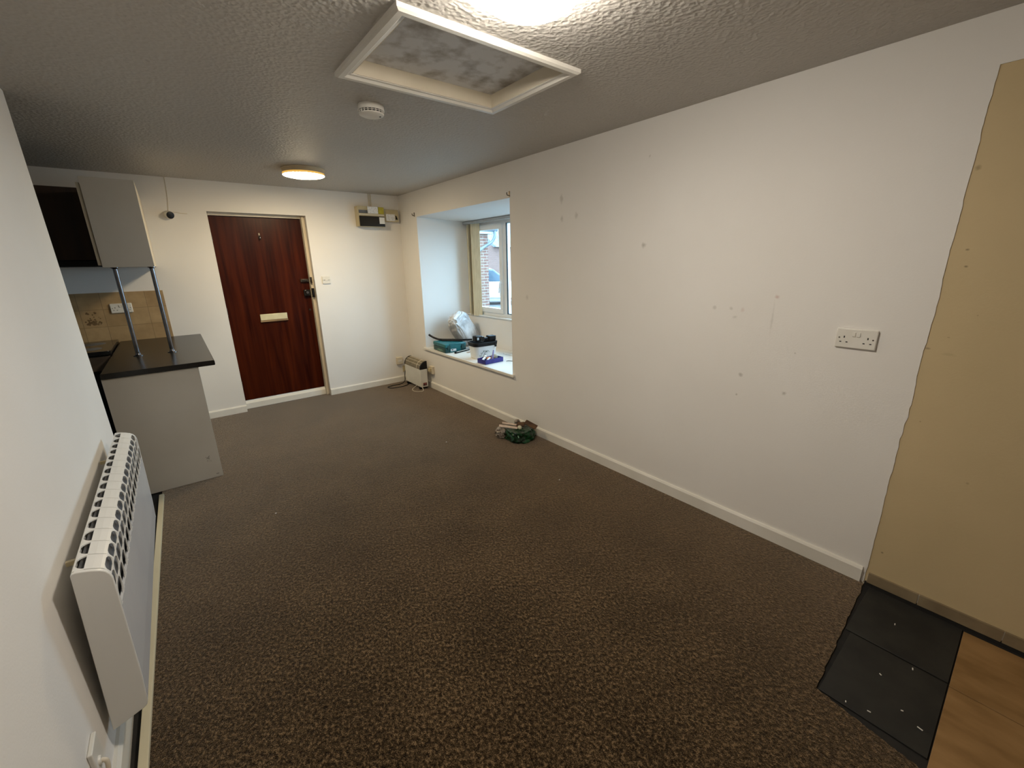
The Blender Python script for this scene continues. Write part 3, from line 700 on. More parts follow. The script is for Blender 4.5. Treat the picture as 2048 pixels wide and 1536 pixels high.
# brown cupboard on the back wall and the black hood under it
bc = thing('brown_wall_cupboard', (-.9, YB, 1.562), 'dark brown wall cupboard on the back wall at far left', 'cupboard')
MB().box(-1.30, -.366, YB-.31, YB-.001, 1.563, 2.098).build('carcass', M['brown'], bc)
MB().box(-1.295, -.85, YB-.328, YB-.31, 1.566, 2.096).build('door', M['brown'], bc, bevel=.002)
MB().box(-.846, -.376, YB-.328, YB-.31, 1.566, 2.096).build('door', M['brown'], bc, bevel=.002)
hd = thing('cooker_hood', (-.7, YB, 1.51), 'slim black strip hood beneath the dark brown wall cupboard', 'cooker hood')
MB().prism([(YB-.345,1.519),(YB-.001,1.519),(YB-.001,1.562),(YB-.345,1.562)], 'x', -1.0, -.347).build('hood_body', M['black'], hd, bevel=.003)
MB().box(-.96,-.40,YB-.30,YB-.04,1.514,1.519).build('filter_panel', M['radin'], hd)
# cooker beside the peninsula
ck = thing('cooker', (-.73, 4.75, 0), 'black-topped cooker tucked behind the left partition wall', 'cooker')
MB().box(-1.00, -.463, 4.46, 5.06, 0.0, .862).build('cooker_body', M['black'], ck, bevel=.003)
MB().box(-1.00, -.462, 4.42, 5.085, .862, .893).build('hob_top', M['blackgloss'], ck, bevel=.003)
MB().box(-.462, -.456, 4.42, 5.085, .868, .894).build('edge_strip', M['chrome'], ck)
for x, y in ((-.60,4.60),(-.60,4.9),(-.86,4.6),(-.86,4.9)):
    MB().lathe((x,y,.893),[(0,.002),(.075,.002),(.08,0)],28).build('hotplate', M['radin'], ck)
MB().box(-.99, -.47, 4.44, 4.46, .74, .85).build('control_panel', vary(mat('brown_control_panel',(0.10,0.075,0.055,1),.4),(0.09,0.065,0.045,1),(0.12,0.09,0.065,1)), ck, bevel=.002)
MB().box(-.98, -.48, 4.44, 4.46, .16, .72).build('oven_door', M['blackgloss'], ck, bevel=.002)

# ------------------------------------------------------------------ panel heater on the left wall
rd = thing('panel_heater', (-.33, 2.13, .16), 'long white panel heater with slotted top on the left wall', 'heater')
RY0, RY1 = 1.485, 2.77
nmod = 16
def rback(z): return -.390 + .030*(z-.158)/.55
# body profile (x,z): back-bottom, front-bottom, front-top, rounded top
prof = [(-.388,.160),(-.312,.187),(-.302,.194),(-.2985,.206),(-.2925,.300),(-.288,.452),(-.2845,.600)]
top = [(-.2835,.660),(-.2865,.674),(-.293,.686),(-.303,.6945),(-.318,.7015),(-.336,.7075),(-.350,.7105),(-.357,.7095),(-.3605,.704)]
full = prof + top
# near and far end caps
for y0, y1 in ((RY0, RY0+.012), (RY1-.012, RY1)):
    MB().prism(full, 'y', y0, y1).build('end_cap', M['rad'], rd, bevel=.0022)
# front panel and back panel
fp = [(-.388,.160),(-.312,.187),(-.302,.194),(-.2985,.206),(-.2925,.300),(-.288,.452),(-.2855,.560)]
ins = [(-.2925,.560),(-.296,.452),(-.300,.300),(-.307,.21),(-.314,.196),(-.386,.170)]
MB().prism(fp+ins, 'y', RY0+.012, RY1-.012).build('front_panel', M['radfront'], rd)
MB().prism([(-.388,.160),(-.3605,.704),(-.3575,.704),(-.385,.160)], 'y', RY0+.012, RY1-.012).build('back_panel', M['rad'], rd)
MB().prism([(-.380,.175),(-.318,.20),(-.303,.56),(-.292,.63),(-.30,.675),(-.352,.696)], 'y', RY0+.014, RY1-.014).build('heating_core', M['radin'], rd)
# top: segmented cover plates with thin gaps, ribs round the rear D-slots, front lattice
pitch = (RY1-RY0-.024)/nmod
for k in range(nmod):
    y0 = RY0+.012+k*pitch; y1 = y0+pitch
    mb = MB()
    plate_ = [(-.3345,.7075),(-.318,.7018),(-.303,.6950),(-.2965,.6905),(-.2985,.688),(-.3045,.6915),(-.319,.698),(-.3355,.7040)]
    mb.prism(plate_, 'y', y0+.0011, y1-.0011)
    mb.build('top_segment', M['rad'], rd)
mb = MB()
# rear strip with D-shaped holes: build as ribs + a rear rail
mb.prism([(-.3605,.704),(-.357,.7098),(-.3535,.7105),(-.3535,.7065),(-.357,.704)], 'y', RY0+.012, RY1-.012)
for k in range(nmod+1):
    yc = RY0+.012+k*pitch
    n_ = 10; vs = []; 
    loop = []
    for i in range(n_+1):
        t = i/n_; x = -.3540+.0195*t; half = .0055 + .019*(1-t)**2.2
        loop.append((x, half))
    zt_ = lambda x: .7075+(x+.3345)*-.17
    L = [(x, max(RY0+.011, min(RY1-.011, yc-hf))) for x, hf in loop]; R_ = [(x, max(RY0+.011, min(RY1-.011, yc+hf))) for x, hf in loop]
    for i in range(n_):
        (xa,ya),(xb,yb) = L[i],L[i+1]; (xc,yc2),(xd,yd) = R_[i],R_[i+1]
        za, zb = zt_(xa), zt_(xb)
        mb.add([(xa,ya,za),(xb,yb,zb),(xd,yd,zb),(xc,yc2,za),(xa,ya,za-.004),(xb,yb,zb-.004),(xd,yd,zb-.004),(xc,yc2,za-.004)],
               [(0,1,2,3),(7,6,5,4),(0,4,5,1),(2,6,7,3),(1,5,6,2),(3,7,4,0)])
mb.build('rear_grille', M['rad'], rd)
# front lattice: three staggered rows of leaf-shaped slots between curved ribs
mb = MB()
def fpos(t):   # t 0..1 from plate edge down to the front panel
    P = [(-.2965,.6905),(-.2885,.6775),(-.2845,.660),(-.2840,.630),(-.2848,.595),(-.2855,.556)]
    L_ = t*(len(P)-1); i = min(int(L_), len(P)-2); f_ = L_-i
    return (P[i][0]+(P[i+1][0]-P[i][0])*f_, P[i][1]+(P[i+1][1]-P[i][1])*f_)
rows = [(0.0,.34),(0.34,.66),(0.66,1.0)]
for ri, (ta, tb) in enumerate(rows):
    for k in range(nmod*1+1):
        yc = RY0+.012+(k+(0.5 if ri == 1 else 0))*pitch
        if yc > RY1-.012: continue
        n_ = 8
        for i in range(n_):
            q = []
            for j in (i, i+1):
                s = j/n_; t = ta+(tb-ta)*s
                x, z = fpos(t); half = .0045+.030*abs(2*s-1)**3*(.55 if ri != 1 else .55)
                bow = .012*math.sin(pi*s)*0
                q.append((x, z, max(RY0+.012, yc-half+bow), min(RY1-.012, yc+half+bow)))
            (xa,za,l0,r0),(xb,zb,l1,r1) = q
            mb.add([(xa,l0,za),(xb,l1,zb),(xb,r1,zb),(xa,r0,za),(xa-.003,l0,za),(xb-.003,l1,zb),(xb-.003,r1,zb),(xa-.003,r0,za)],
                   [(0,1,2,3),(7,6,5,4),(0,4,5,1),(2,6,7,3),(1,5,6,2),(3,7,4,0)])
mb.build('front_lattice', M['rad'], rd)
for y in (1.66, 2.52):
    for z, hh in ((.655,.014),(.21,.03)):
        xb = -.4008
        MB().box(xb, rback(z)+.002, y-.006, y+.006, z-hh/2, z+hh/2).build('mount_bracket', M['yel_plastic'], rd)

# ------------------------------------------------------------------ convector heater in the far corner
cv = thing('convector_heater', (2.22, 4.78, 0), 'small white convector heater with curved gold grille and black ends in the far corner', 'heater')
CX0, CX1, CY0, CY1 = 2.172, 2.266, 4.560, 5.000
MB().box(CX0, CX1, CY0, CY1, .032, .256).build('casing', M['heater'], cv, bevel=.006, seg=3)
qp = [(CX0+.001,.256)]
for i in range(9):
    a = pi - (pi/2)*i/8
    qp.append((CX1-.006+(.087)*math.cos(a), .262+.088*math.sin(a)))
qp += [(CX1-.001,.345),(CX1-.001,.256)]
MB().prism(qp, 'y', CY0+.012, CY1-.012, smooth=False).build('grille', M['vent'], cv)
big = [(2.219+(x-2.219)*1.06, .256+(z-.256)*1.05) for x, z in qp]
MB().prism(big, 'y', CY0-.001, CY0+.018).build('end_cap', M['black'], cv, bevel=.003)
MB().prism(big, 'y', CY1-.018, CY1+.001).build('end_cap', M['black'], cv, bevel=.003)
for t in (0.34, 0.62, .9):
    a = pi - (pi/2)*t
    MB().tube([(CX1-.006+.089*math.cos(a), CY0+.018, .262+.090*math.sin(a)),(CX1-.006+.089*math.cos(a), CY1-.018, .262+.090*math.sin(a))],.0022,8).build('grille_bar', M['whitecord'], cv)
yb_ = CY0+.10
MB().tube([(CX1-.006+.0895*math.cos(pi-(pi/2)*i/8), yb_, .262+.0905*math.sin(pi-(pi/2)*i/8)) for i in range(9)],.003,8).build('cross_bar', M['whitecord'], cv)
for y in (CY0+.05, CY1-.05):
    MB().box(CX0-.005, CX1+.005, y-.015, y+.015, 0.001, .034).build('foot', M['black'], cv, bevel=.003)
MB().box(CX0+.028, CX1-.018, CY0-.0012, CY0, .050, .086).build('rating_sticker', M['redlabel'], cv)
MB().tube([(CX0+.012,CY0-.004,.09),(CX0+.008,CY0-.012,.04),(CX0-.005,CY0-.05,.008),(CX0-.06,CY0-.04,.005),(CX0-.095,CY0+.01,.005),(CX0-.075,CY0+.10,.006),(CX0-.02,CY0+.15,.012),(CX0+.02,CY0+.155,.030)],.0032,10).build('white_lead', M['whitecord'], cv)
MB().tube([(2.235,YB-.02,.14),(2.20,YB-.06,.155),(2.175,5.03,.10),(2.165,5.02,.03),(2.10,4.99,.006),(1.98,4.98,.006),(1.90,4.95,.006),(1.93,4.87,.006),(2.06,4.86,.006),(2.15,4.90,.006),(2.20,4.94,.02)],.0042,10).build('mains_lead', M['black'], cv)

# ------------------------------------------------------------------ window, blind, hooks
wn = thing('window_1', (XW+.03, 3.8, .862), 'white window in the bay, with a plain opening sash', 'window', kind=S)
FZ0, FZ1 = .864, 1.955
mb = MB()
def ring(mb, x0, x1, y0, y1, z0, z1, t):
    mb.box(x0,x1,y0,y1,z0,z0+t); mb.box(x0,x1,y0,y1,z1-t,z1); mb.box(x0,x1,y0,y0+t,z0+t,z1-t); mb.box(x0,x1,y1-t,y1,z0+t,z1-t)
ring(mb, XW, XW+.06, WY0, WY1, FZ0, FZ1, .045)
mb.box(XW, XW+.06, 3.886, 3.945, FZ0+.045, FZ1-.045)
mb.build('window_frame', M['upvc'], wn, bevel=.004)
sa = MB(); ring(sa, XW-.014, XW+.045, 3.940, 4.622, FZ0+.04, FZ1-.04, .058)
sash = sa.build('opening_sash', M['upvc'], wn, bevel=.005)
MB().box(XW+.015, XW+.021, 3.995, 4.567, FZ0+.095, FZ1-.095).build('pane', M['glass'], sash)
mb = MB(); mb.box(XW-.026,XW-.014,3.957,3.977,1.24,1.30); mb.cyl((XW-.035,3.967,1.26),(XW-.035,3.985,1.15),.008,12); mb.box(XW-.04,XW-.02,3.959,3.975,1.25,1.275)
mb.build('handle', M['upvc'], sash, bevel=.002)
MB().box(XW+.02, XW+.026, WY0+.045, 3.886, FZ0+.045, FZ1-.045).build('pane', M['glass'], wn)
mb = MB(); ring(mb, XW+.005, XW+.02, WY0+.045, 3.886, FZ0+.045, FZ1-.045, .008); mb.build('gasket', M['black'], wn)
MB().box(XW-.05, XW, WY0, WY1, .850, .866).build('inner_ledge', M['upvc'], wn, bevel=.003)

bl = thing('vertical_blind', (2.955, 4.4, .85), 'cream vertical blind with its slats drawn to the far side of the window', 'blind')
MB().box(2.935, 2.975, WY0+.005, WY1-.005, 1.938, 1.966).build('head_rail', vary(mat('grey_rail',(0.45,0.45,0.44,1),.4),(0.42,0.42,0.41,1),(0.5,0.5,0.49,1)), bl, bevel=.002)
for i, (y, a) in enumerate(((4.588,.35),(4.558,.45),(4.53,.25),(4.505,.5),(4.44,-.62),(4.395,-.55))):
    c = Vector((2.955, y, 1.395)); u = Vector((math.sin(a)*1.0, math.cos(a), 0)); n = Vector((u.y,-u.x,0))
    mb = MB(); mb.obox(c, u, n, (0,0,1), .086, .0016, 1.075); v_ = mb.build('slat', M['vane'], bl)
    MB().obox((2.955,y,.866), u, n, (0,0,1), .084, .004, .03).build('bottom_weight', M['vane'], v_)
    MB().cyl((2.955,y,1.93),(2.955,y,1.94),.004,8).build('slat_hook', M['upvc'], v_)
for (y, z, lab) in ((2.953,2.030,'small rusty curtain bracket above the near corner of the window bay'),(4.712,2.028,'tiny curtain bracket above the far corner of the window bay')):
    r_ = thing('curtain_bracket', (XR, y, z), lab, 'bracket', 'curtain brackets')
    MB().box(XR-.004, XR, y-.008, y+.008, z-.02, z+.024).build('back_plate', M['darkmetal'], r_, bevel=.001)
    MB().tube([(XR-.003,y,z-.008),(XR-.022,y,z-.008),(XR-.028,y,z+.002),(XR-.028,y,z+.012)],.004,8).build('hook', M['darkmetal'], r_)

# ------------------------------------------------------------------ things on the sill
ZS = WZ0+.004+.0005
def rz(a): return Vector((math.cos(a),math.sin(a),0)), Vector((-math.sin(a),math.cos(a),0))
# teal tool case
tb = thing('tool_case', (2.46, 4.33, ZS), 'teal plastic tool case with white sticker at the far end of the sill', 'tool case')
u, v = rz(-.06); Z = Vector((0,0,1))
tc_ = Vector((2.470, 4.335, ZS))
MB().obox(tc_+Z*.028, u, v, Z, .272, .318, .056).build('case_base', M['teal_dark'], tb, bevel=.008, seg=3)
lid = MB().obox(tc_+Z*.079, u, v, Z, .276, .322, .044).build('lid', M['teal'], tb, bevel=.010, seg=3)
MB().obox(tc_-v*.160+Z*.052-u*.01, u, v, Z, .14, .012, .10).build('front_band', M['teal'], tb, bevel=.003)
for s in (-.09,.09): MB().obox(tc_-v*.1625+u*s+Z*.06, u, v, Z, .035, .008, .045).build('latch', M['teal_dark'], tb, bevel=.002)
st = MB().obox(tc_-v*.1675+Z*.030-u*.035, u, v, Z, .070, .001, .026).build('sticker', M['label'], tb)
MB().obox(tc_-v*.1684+Z*.032-u*.050, u, v, Z, .020, .0006, .010).build('print_mark', M['black'], st)
for dz, ln in ((.028,.12),(.016,.16)): MB().obox(tc_-u*.1366+Z*dz-v*.02, v, u, Z, ln, .0012, .005).build('moulded_line', M['printgreen'], tb)
# long black bar on top of the case
bar = thing('pry_bar', (2.45, 4.36, ZS+.103), 'long black bar with upturned end lying across the teal tool case', 'bar')
MB().tube([(2.345,4.60,ZS+.165),(2.360,4.575,ZS+.148),(2.385,4.53,ZS+.128),(2.42,4.47,ZS+.114),(2.50,4.37,ZS+.114),(2.60,4.26,ZS+.114),(2.70,4.19,ZS+.114)],.012,10).build('shaft', M['black'], bar)
MB().obox((2.53,4.35,ZS+.108),(.66,-.75,0),(.75,.66,0),Z,.26,.10,.012).build('flat_blade', M['black'], bar, bevel=.003)
# spirit level in front of the case
o = MB().obox((2.575,4.150,ZS+.011),(.96,.27,0),(-.27,.96,0),Z,.36,.022,.022).build('spirit_level', M['black'], None, bevel=.002)
tag(o, 'slim black bar with a white edge lying in front of the teal tool case', 'level')
MB().obox((2.575,4.138,ZS+.018),(.96,.27,0),(-.27,.96,0),Z,.32,.003,.005).build('white_edge', M['gloss'], o)
# crumpled white sack behind
Rm = Matrix.Rotation(math.radians(-32), 3, 'Y') @ Matrix.Rotation(math.radians(20), 3, 'Z')
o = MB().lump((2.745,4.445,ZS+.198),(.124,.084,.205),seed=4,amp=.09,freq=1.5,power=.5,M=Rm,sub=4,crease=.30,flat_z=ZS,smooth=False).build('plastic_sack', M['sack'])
tag(o, 'crumpled white plastic sack leaning behind the teal tool case', 'sack')
# white tub with black rim
tu = thing('storage_tub', (2.545, 3.735, ZS), 'white tub with dark leaf print and black rim on the window sill', 'tub')
tc2 = (2.545, 3.745)
a_ = -.08
def rr(w, h, r, z):
    out = []
    for x, y in rrect(0,0,w,h,r,6):
        out.append((tc2[0]+x*math.cos(a_)-y*math.sin(a_), tc2[1]+x*math.sin(a_)+y*math.cos(a_), z))
    return out
def loft(mb, loops, mi=0):
    n = len(loops[0]); vs = [p for L_ in loops for p in L_]
    fs = [(i*n+k, i*n+(k+1)%n, (i+1)*n+(k+1)%n, (i+1)*n+k) for i in range(len(loops)-1) for k in range(n)]
    mb.add(vs, fs, mi, True); return mb
mb = loft(MB(), [rr(.24,.15,.04,ZS),rr(.25,.16,.045,ZS+.004),rr(.285,.185,.05,ZS+.152),rr(.277,.177,.048,ZS+.152),rr(.243,.152,.04,ZS+.008)])
mb.add(rr(.24,.15,.04,ZS), [tuple(range(len(rr(.24,.15,.04,0))))]); mb.add(rr(.243,.152,.04,ZS+.008), [tuple(range(28))])
mb.build('tub_body', M['tub'], tu)
mb = loft(MB(), [rr(.283,.183,.05,ZS+.134),rr(.291,.191,.05,ZS+.136),rr(.303,.201,.055,ZS+.170),rr(.298,.196,.053,ZS+.175),rr(.275,.175,.045,ZS+.174),rr(.262,.165,.045,ZS+.136)])
mb.build('rim', M['black'], tu)
mb = MB()
uu, vv = rz(a_)
fc = Vector((tc2[0],tc2[1],0))
def tubpt(s, z):   # point on the camera-facing long side
    return fc + uu*s - vv*(.0805+.0125*(z/.148)) + Z*(ZS+z)
for k in range(2):
    s0 = -.075+.03*k
    mb.tube([tubpt(s0,.01),tubpt(s0+.012,.05),tubpt(s0+.035,.078),tubpt(s0+.06,.083),tubpt(s0+.075,.066)],.0018,6)
for s_, z_ in ((-.085,.035),(-.07,.062),(-.04,.085),(-.03,.02),(-.055,.018),(.0,.07),(-.02,.045)):
    mb.lathe(tubpt(s_,z_),[(0,.0012),(.0045,.001),(.005,0)],10,-vv)
mb.build('leaf_print', M['leafink'], tu)
MB().obox(fc+uu*.105-vv*.098+Z*(ZS+.132),uu,vv,Z,.022,.012,.028).build('clip', M['black'], tu, bevel=.002)
# black cordless tool lying across the tub
dl = thing('cordless_tool', (2.53,3.74,ZS+.1765), 'black hand tool resting across the rim of the white tub', 'power tool')
zt2 = ZS+.1765
MB().obox((2.475,3.735,zt2+.036),uu,vv,Z,.085,.085,.062).build('motor_housing', M['black'], dl, bevel=.012, seg=3)
MB().lathe((2.505,3.69,zt2+.034),[(0,.012),(.024,.012),(.03,.004),(.03,-.02)],24,(0,-1,0)).build('dial', M['blackgloss'], dl)
MB().obox((2.452,3.6915,zt2+.040),uu,vv,Z,.022,.002,.026).build('grey_badge', M['soffit'], dl)
MB().cyl((2.515,3.74,zt2+.024),(2.62,3.735,zt2+.022),.015,16).build('grip', M['black'], dl)
MB().obox((2.652,3.735,zt2+.026),uu,vv,Z,.085,.075,.050).build('battery', M['black'], dl, bevel=.006)
# blue tray with bits
tr = thing('parts_tray', (2.46,3.49,ZS), 'open blue plastic tray of fixings on the sill edge in front of the white tub', 'tray')
ta_ = .05; tu_, tv_ = rz(ta_); tcn = Vector((2.462,3.490,ZS))
mb = MB()
Lx, Ly, hz, tk = .235, .135, .046, .003
mb.obox(tcn+Z*.0015,tu_,tv_,Z,Lx,Ly,.003)
for s in (-1,1):
    mb.obox(tcn+tu_*s*(Lx/2-tk/2)+Z*hz/2,tu_,tv_,Z,tk,Ly,hz); mb.obox(tcn+tv_*s*(Ly/2-tk/2)+Z*hz/2,tu_,tv_,Z,Lx,tk,hz)
mb.build('tray_body', M['blue'], tr)
mb = MB(); mb.obox(tcn+tu_*-.02+Z*.022,tu_,tv_,Z,.002,Ly-.006,.036); mb.build('divider', M['blue'], tr)
def inbox(name, p, label, cat, build):
    o = build(tcn+tu_*p[0]+tv_*p[1]+Z*p[2]); tag(o, label, cat); return o
inbox('plastic_tube', (-.075,.01,.035), 'short white plastic tube at the left in the blue tray', 'tube', lambda c: MB().cyl(c-tu_*.03-tv_*.01, c+tu_*.025+tv_*.02+Z*.012, .012, 16).build('plastic_tube', M['plastic']))
inbox('plastic_tube', (-.045,-.03,.034), 'white plastic tube in the middle of the blue tray, nearer the sill edge', 'tube', lambda c: MB().cyl(c-tu_*.02+tv_*.0, c+tu_*.03+tv_*.02+Z*.010, .010, 16).build('plastic_tube', M['tub']))
inbox('wall_plug_pack', (-.005,.02,.036), 'small orange packet in the blue tray', 'packet', lambda c: MB().lump(c,(.026,.018,.014),seed=2,power=.6,sub=3).build('wall_plug_pack', M['orange']))
inbox('roll', (-.03,.045,.05), 'small white roll against the back of the blue tray', 'roll', lambda c: MB().lathe(c,[(.006,-.012),(.016,-.012),(.016,.012),(.006,.012)],20,(.4,.7,.3)).build('roll', M['plastic']))
inbox('screwdriver', (.03,-.01,.03), 'violet-handled driver standing upright in the blue tray', 'driver', lambda c: MB().cyl(c-tu_*.012, c+tu_*.022+tv_*.02+Z*.085, .010, 14, r1=.007).build('screwdriver', M['violet']))
inbox('twine_ball', (.074,.024,.041), 'beige ball of twine at the right end of the blue tray', 'twine', lambda c: MB().lump(c,(.034,.034,.031),seed=9,amp=.08,sub=4).build('twine_ball', M['tanball']))
o = MB().lump((2.553,4.05,ZS+.006),(.03,.014,.0065),seed=3,amp=.3,sub=3,flat_z=ZS).build('paper_scrap', M['paper']); tag(o, 'small pinkish scrap lying on the sill between the tool case and the tub', 'scrap')
o = MB().tube([(2.60,3.40,ZS+.003),(2.615,3.385,ZS+.006),(2.63,3.375,ZS+.004),(2.65,3.35,ZS+.003),(2.66,3.335,ZS+.005)],.003,8).build('wire_offcut', M['black']); tag(o, 'short dark wire offcut on the sill right of the blue tray', 'wire')
o = MB().box(2.80, 2.83, 3.1, 3.72, ZS, ZS+.008).build('trim_offcut', M['gloss'], None, bevel=.001); tag(o, 'thin white strip lying along the back of the sill behind the blue tray', 'strip')

# ------------------------------------------------------------------ green bag of rubbish on the carpet
gb = thing('rubbish_bag', (2.14, 2.69, 0), 'green plastic bag of scraps slumped on the carpet against the right wall', 'bag')
MB().lump((2.155,2.655,.055),(.115,.125,.078),seed=5,amp=.16,freq=2.2,power=.75,sub=5,crease=.12,flat_z=0.001,top_z=.102).build('bag_body', M['green'], gb)
MB().lump((2.075,2.775,.046),(.070,.068,.052),seed=8,amp=.22,freq=2.6,sub=4,crease=.2,flat_z=0.001).build('cloudy_end', M['clearbag'], gb)
mb = MB()
d0 = Vector((2.075,2.60,.065))
mb.lathe(d0+Vector((-.012,-.030,.0)),[(.010,0),(.017,.001),(.018,.003),(.010,.003)],18,(-.75,-.62,.1))
mb.lump((2.085,2.665,.075),(.010,.010,.012),seed=3,sub=2); mb.lump((2.105,2.59,.04),(.012,.006,.012),seed=6,sub=2)
mb.build('pale_print', M['printgreen'], gb)
def slab(name, c, u, v, w, sx, sy, sz, m, label, cat):
    o = MB().obox(c,u,v,w,sx,sy,sz).build(name, M[m], None, bevel=min(sz*.3,.002)); tag(o, label, cat); return o
slab('cardboard_piece', (2.235,2.590,.128),(.30,-.90,-.28),(.8,.35,.2),(.05,-.3,.9),.12,.06,.005,'card','brown cardboard piece sticking up from the green bag beside the wall','cardboard')
slab('cardboard_piece', (2.185,2.665,.119),(.5,-.8,.1),(.75,.5,.15),(-.2,-.2,.9),.075,.07,.012,'card','dark brown card flap lying on top of the green bag','cardboard')
slab('paper_strip', (2.070,2.700,.118),(.75,-.62,-.14),(.5,.7,.3),(.1,-.5,.8),.16,.030,.006,'paper','pinkish paper strip across the mouth of the green bag, nearest the carpet','paper')
slab('paper_strip', (2.110,2.735,.124),(.75,-.62,-.16),(.5,.7,.3),(.1,-.5,.8),.13,.024,.006,'paper','second pinkish strip behind the first in the mouth of the green bag','paper')
o = MB().lump((2.200,2.735,.122),(.026,.022,.022),seed=7,amp=.2,sub=3).build('rubble_lump', M['clearbag']); tag(o, 'grey-brown lump at the back of the green bag', 'rubble')
o = MB().lathe((2.125,2.610,.124),[(0,.016),(.012,.014),(.0175,.006),(.0185,0),(.016,-.01),(0,-.012)],24,(-.6,-.65,.4)).build('round_cap', M['creamcap']); tag(o, 'small round cream cap among the scraps on the green bag', 'cap')

# ------------------------------------------------------------------ ceiling things
ht = thing('loft_hatch', (1.115, 1.75, H), 'white framed loft hatch with a stained board in the ceiling', 'hatch')
mb = MB()
ox0, ox1, oy0, oy1 = .703, 1.527, 1.433, 2.062
fw = .052
def mould(p): return p
prof_ = [(0,0),(0,-.014),(.010,-.020),(.030,-.020),(.040,-.012),(.052,-.010),(.052,0)]   # from outer edge inward
# four mitred lengths
def mitre(mb, A, B, inn, prof):
    A = Vector(A); B = Vector(B); inn = Vector(inn); d = (B-A).normalized(); n = len(prof)
    vs = []
    for p, q in prof: vs.append(A + inn*p + d*p + Z*q)
    for p, q in prof: vs.append(B + inn*p - d*p + Z*q)
    mb.add(vs, [(i,(i+1)%n,n+(i+1)%n,n+i) for i in range(n)])
    mb.add(vs[:n], [tuple(range(n-1,-1,-1))]); mb.add(vs[n:], [tuple(range(n))])
cs = [(ox0,oy0,H),(ox1,oy0,H),(ox1,oy1,H),(ox0,oy1,H)]
inn = [(0,1,0),(-1,0,0),(0,-1,0),(1,0,0)]
for i in range(4):
    mb = MB(); mitre(mb, cs[i], cs[(i+1)%4], inn[i], prof_)
    mb.build('moulding', M['gloss'], ht)
mb = MB()
t = .012
mb.box(HX0, HX0+t, HY0, HY1, H-.008, H+.055); mb.box(HX1-t, HX1, HY0, HY1, H-.008, H+.055)
mb.box(HX0+t, HX1-t, HY0, HY0+t, H-.008, H+.055); mb.box(HX0+t, HX1-t, HY1-t, HY1, H-.008, H+.055)
mb.build('lining', M['cream_gloss'], ht)
MB().box(HX0+.001, HX1-.001, HY0+.001, HY1-.001, H+.050, H+.075).build('hatch_board', M['hatch'], ht)

sm = thing('smoke_alarm', (.966, 2.35, H), 'round white smoke alarm on the ceiling beyond the loft hatch', 'smoke alarm')
c = Vector((.966,2.35,H))
MB().lathe(c,[(0,0),(.062,0),(.064,-.004),(.065,-.026),(.063,-.028)],40).build('base', M['plastic'], sm)
MB().lathe(c,[(.058,-.027),(.058,-.040)],40).build('vent_core', M['slot'], sm)
for z in (-.0325,): MB().lathe(c,[(.056,z+.001),(.0625,z+.001),(.0625,z-.001),(.056,z-.001)],40).build('vent_ring', M['plastic'], sm)
mb = MB()
for k in range(20):
    a = 2*pi*k/20; mb.obox(c+Vector((math.cos(a)*.060,math.sin(a)*.060,-.033)),(math.cos(a),math.sin(a),0),(-math.sin(a),math.cos(a),0),Z,.006,.003,.012)
mb.build('vent_ribs', M['plastic'], sm)
MB().lathe(c,[(.056,-.038),(.062,-.039),(.060,-.044),(.048,-.050),(.02,-.053),(0,-.0535)],40).build('cover', M['plastic'], sm)
MB().lathe(c+Vector((.036,-.022,-.0512)),[(0,-.001),(.005,-.001),(.005,.002)],12).build('indicator', M['slot'], sm)

l1 = thing('ceiling_light', (.955, 1.095, H), 'glaring white round ceiling light next to the loft hatch', 'ceiling light', 'round ceiling lights')
c = Vector((.955,1.095,H))
MB().lathe(c,[(0,0),(.136,0),(.140,-.004),(.140,-.030),(.134,-.034)],48).build('base', M['plastic'], l1)
MB().lathe(c,[(.134,-.030),(.1395,-.034),(.140,-.044),(.134,-.058),(.115,-.069),(.07,-.077),(0,-.080)],48).build('diffuser', M['lamp1'], l1)
l2 = thing('ceiling_light', (1.052, 4.118, H), 'small warm-glowing round ceiling light in front of the door', 'ceiling light', 'round ceiling lights')
c = Vector((1.050,4.118,H))
MB().lathe(c,[(0,0),(.168,0),(.170,-.006),(.164,-.012),(.162,-.036)],56).build('base', M['lampbase'], l2)
MB().lathe(c,[(.162,-.036),(.160,-.051)],56).build('glowing_rim', M['lampglow'], l2)
MB().lathe(c,[(.160,-.051),(.152,-.0545),(.125,-.060),(.08,-.0645),(0,-.067)],56).build('diffuser', M['lamp2'], l2)

# ------------------------------------------------------------------ outside the window
o = MB().box(XO, 40, -15, 45, -.3, -.15).build('ground', M['tarmac']); tag(o, 'grey tarmac yard outside the window', 'ground', kind=S)
bh = thing('brick_bungalow', (5.5, 12, -.15), 'red brick bungalow corner with grey gutter outside the window', 'house')
MB().box(3.6, 7.0, 9.87, 15.0, -.15, 2.22).build('brick_walls', M['brick'], bh)
MB().box(3.5, 7.14, 9.73, 15.1, 2.22, 2.34).build('soffit', M['soffit'], bh)
mb = MB(); mb.prism([(9.66,2.36),(15.2,2.36),(12.4,4.1)], 'x', 3.5, 7.2); mb.build('roof', M['rooftile'], bh)
MB().tube([(3.5,9.70,2.33),(7.19,9.70,2.33)],.055,10,res=1).build('gutter', M['gutter'], bh)
MB().tube([(7.12,9.70,2.31),(7.12,9.70,2.16),(7.05,9.74,2.02),(6.86,9.80,1.90),(6.70,9.82,1.80),(6.66,9.82,1.66),(6.66,9.82,.0)],.038,10).build('downpipe', M['gutter'], bh)
ph = thing('pink_brick_house', (15, 22, -.15), 'pale pink brick house in the distance through the window', 'house')
MB().box(9, 24, 20.5, 27, -.15, 2.35).build('brick_walls', M['brick2'], ph)
mb = MB(); mb.prism([(20.2,2.3),(27.3,2.3),(23.8,4.6)], 'x', 14.9, 24.2); mb.build('roof', M['rooftile'], ph)
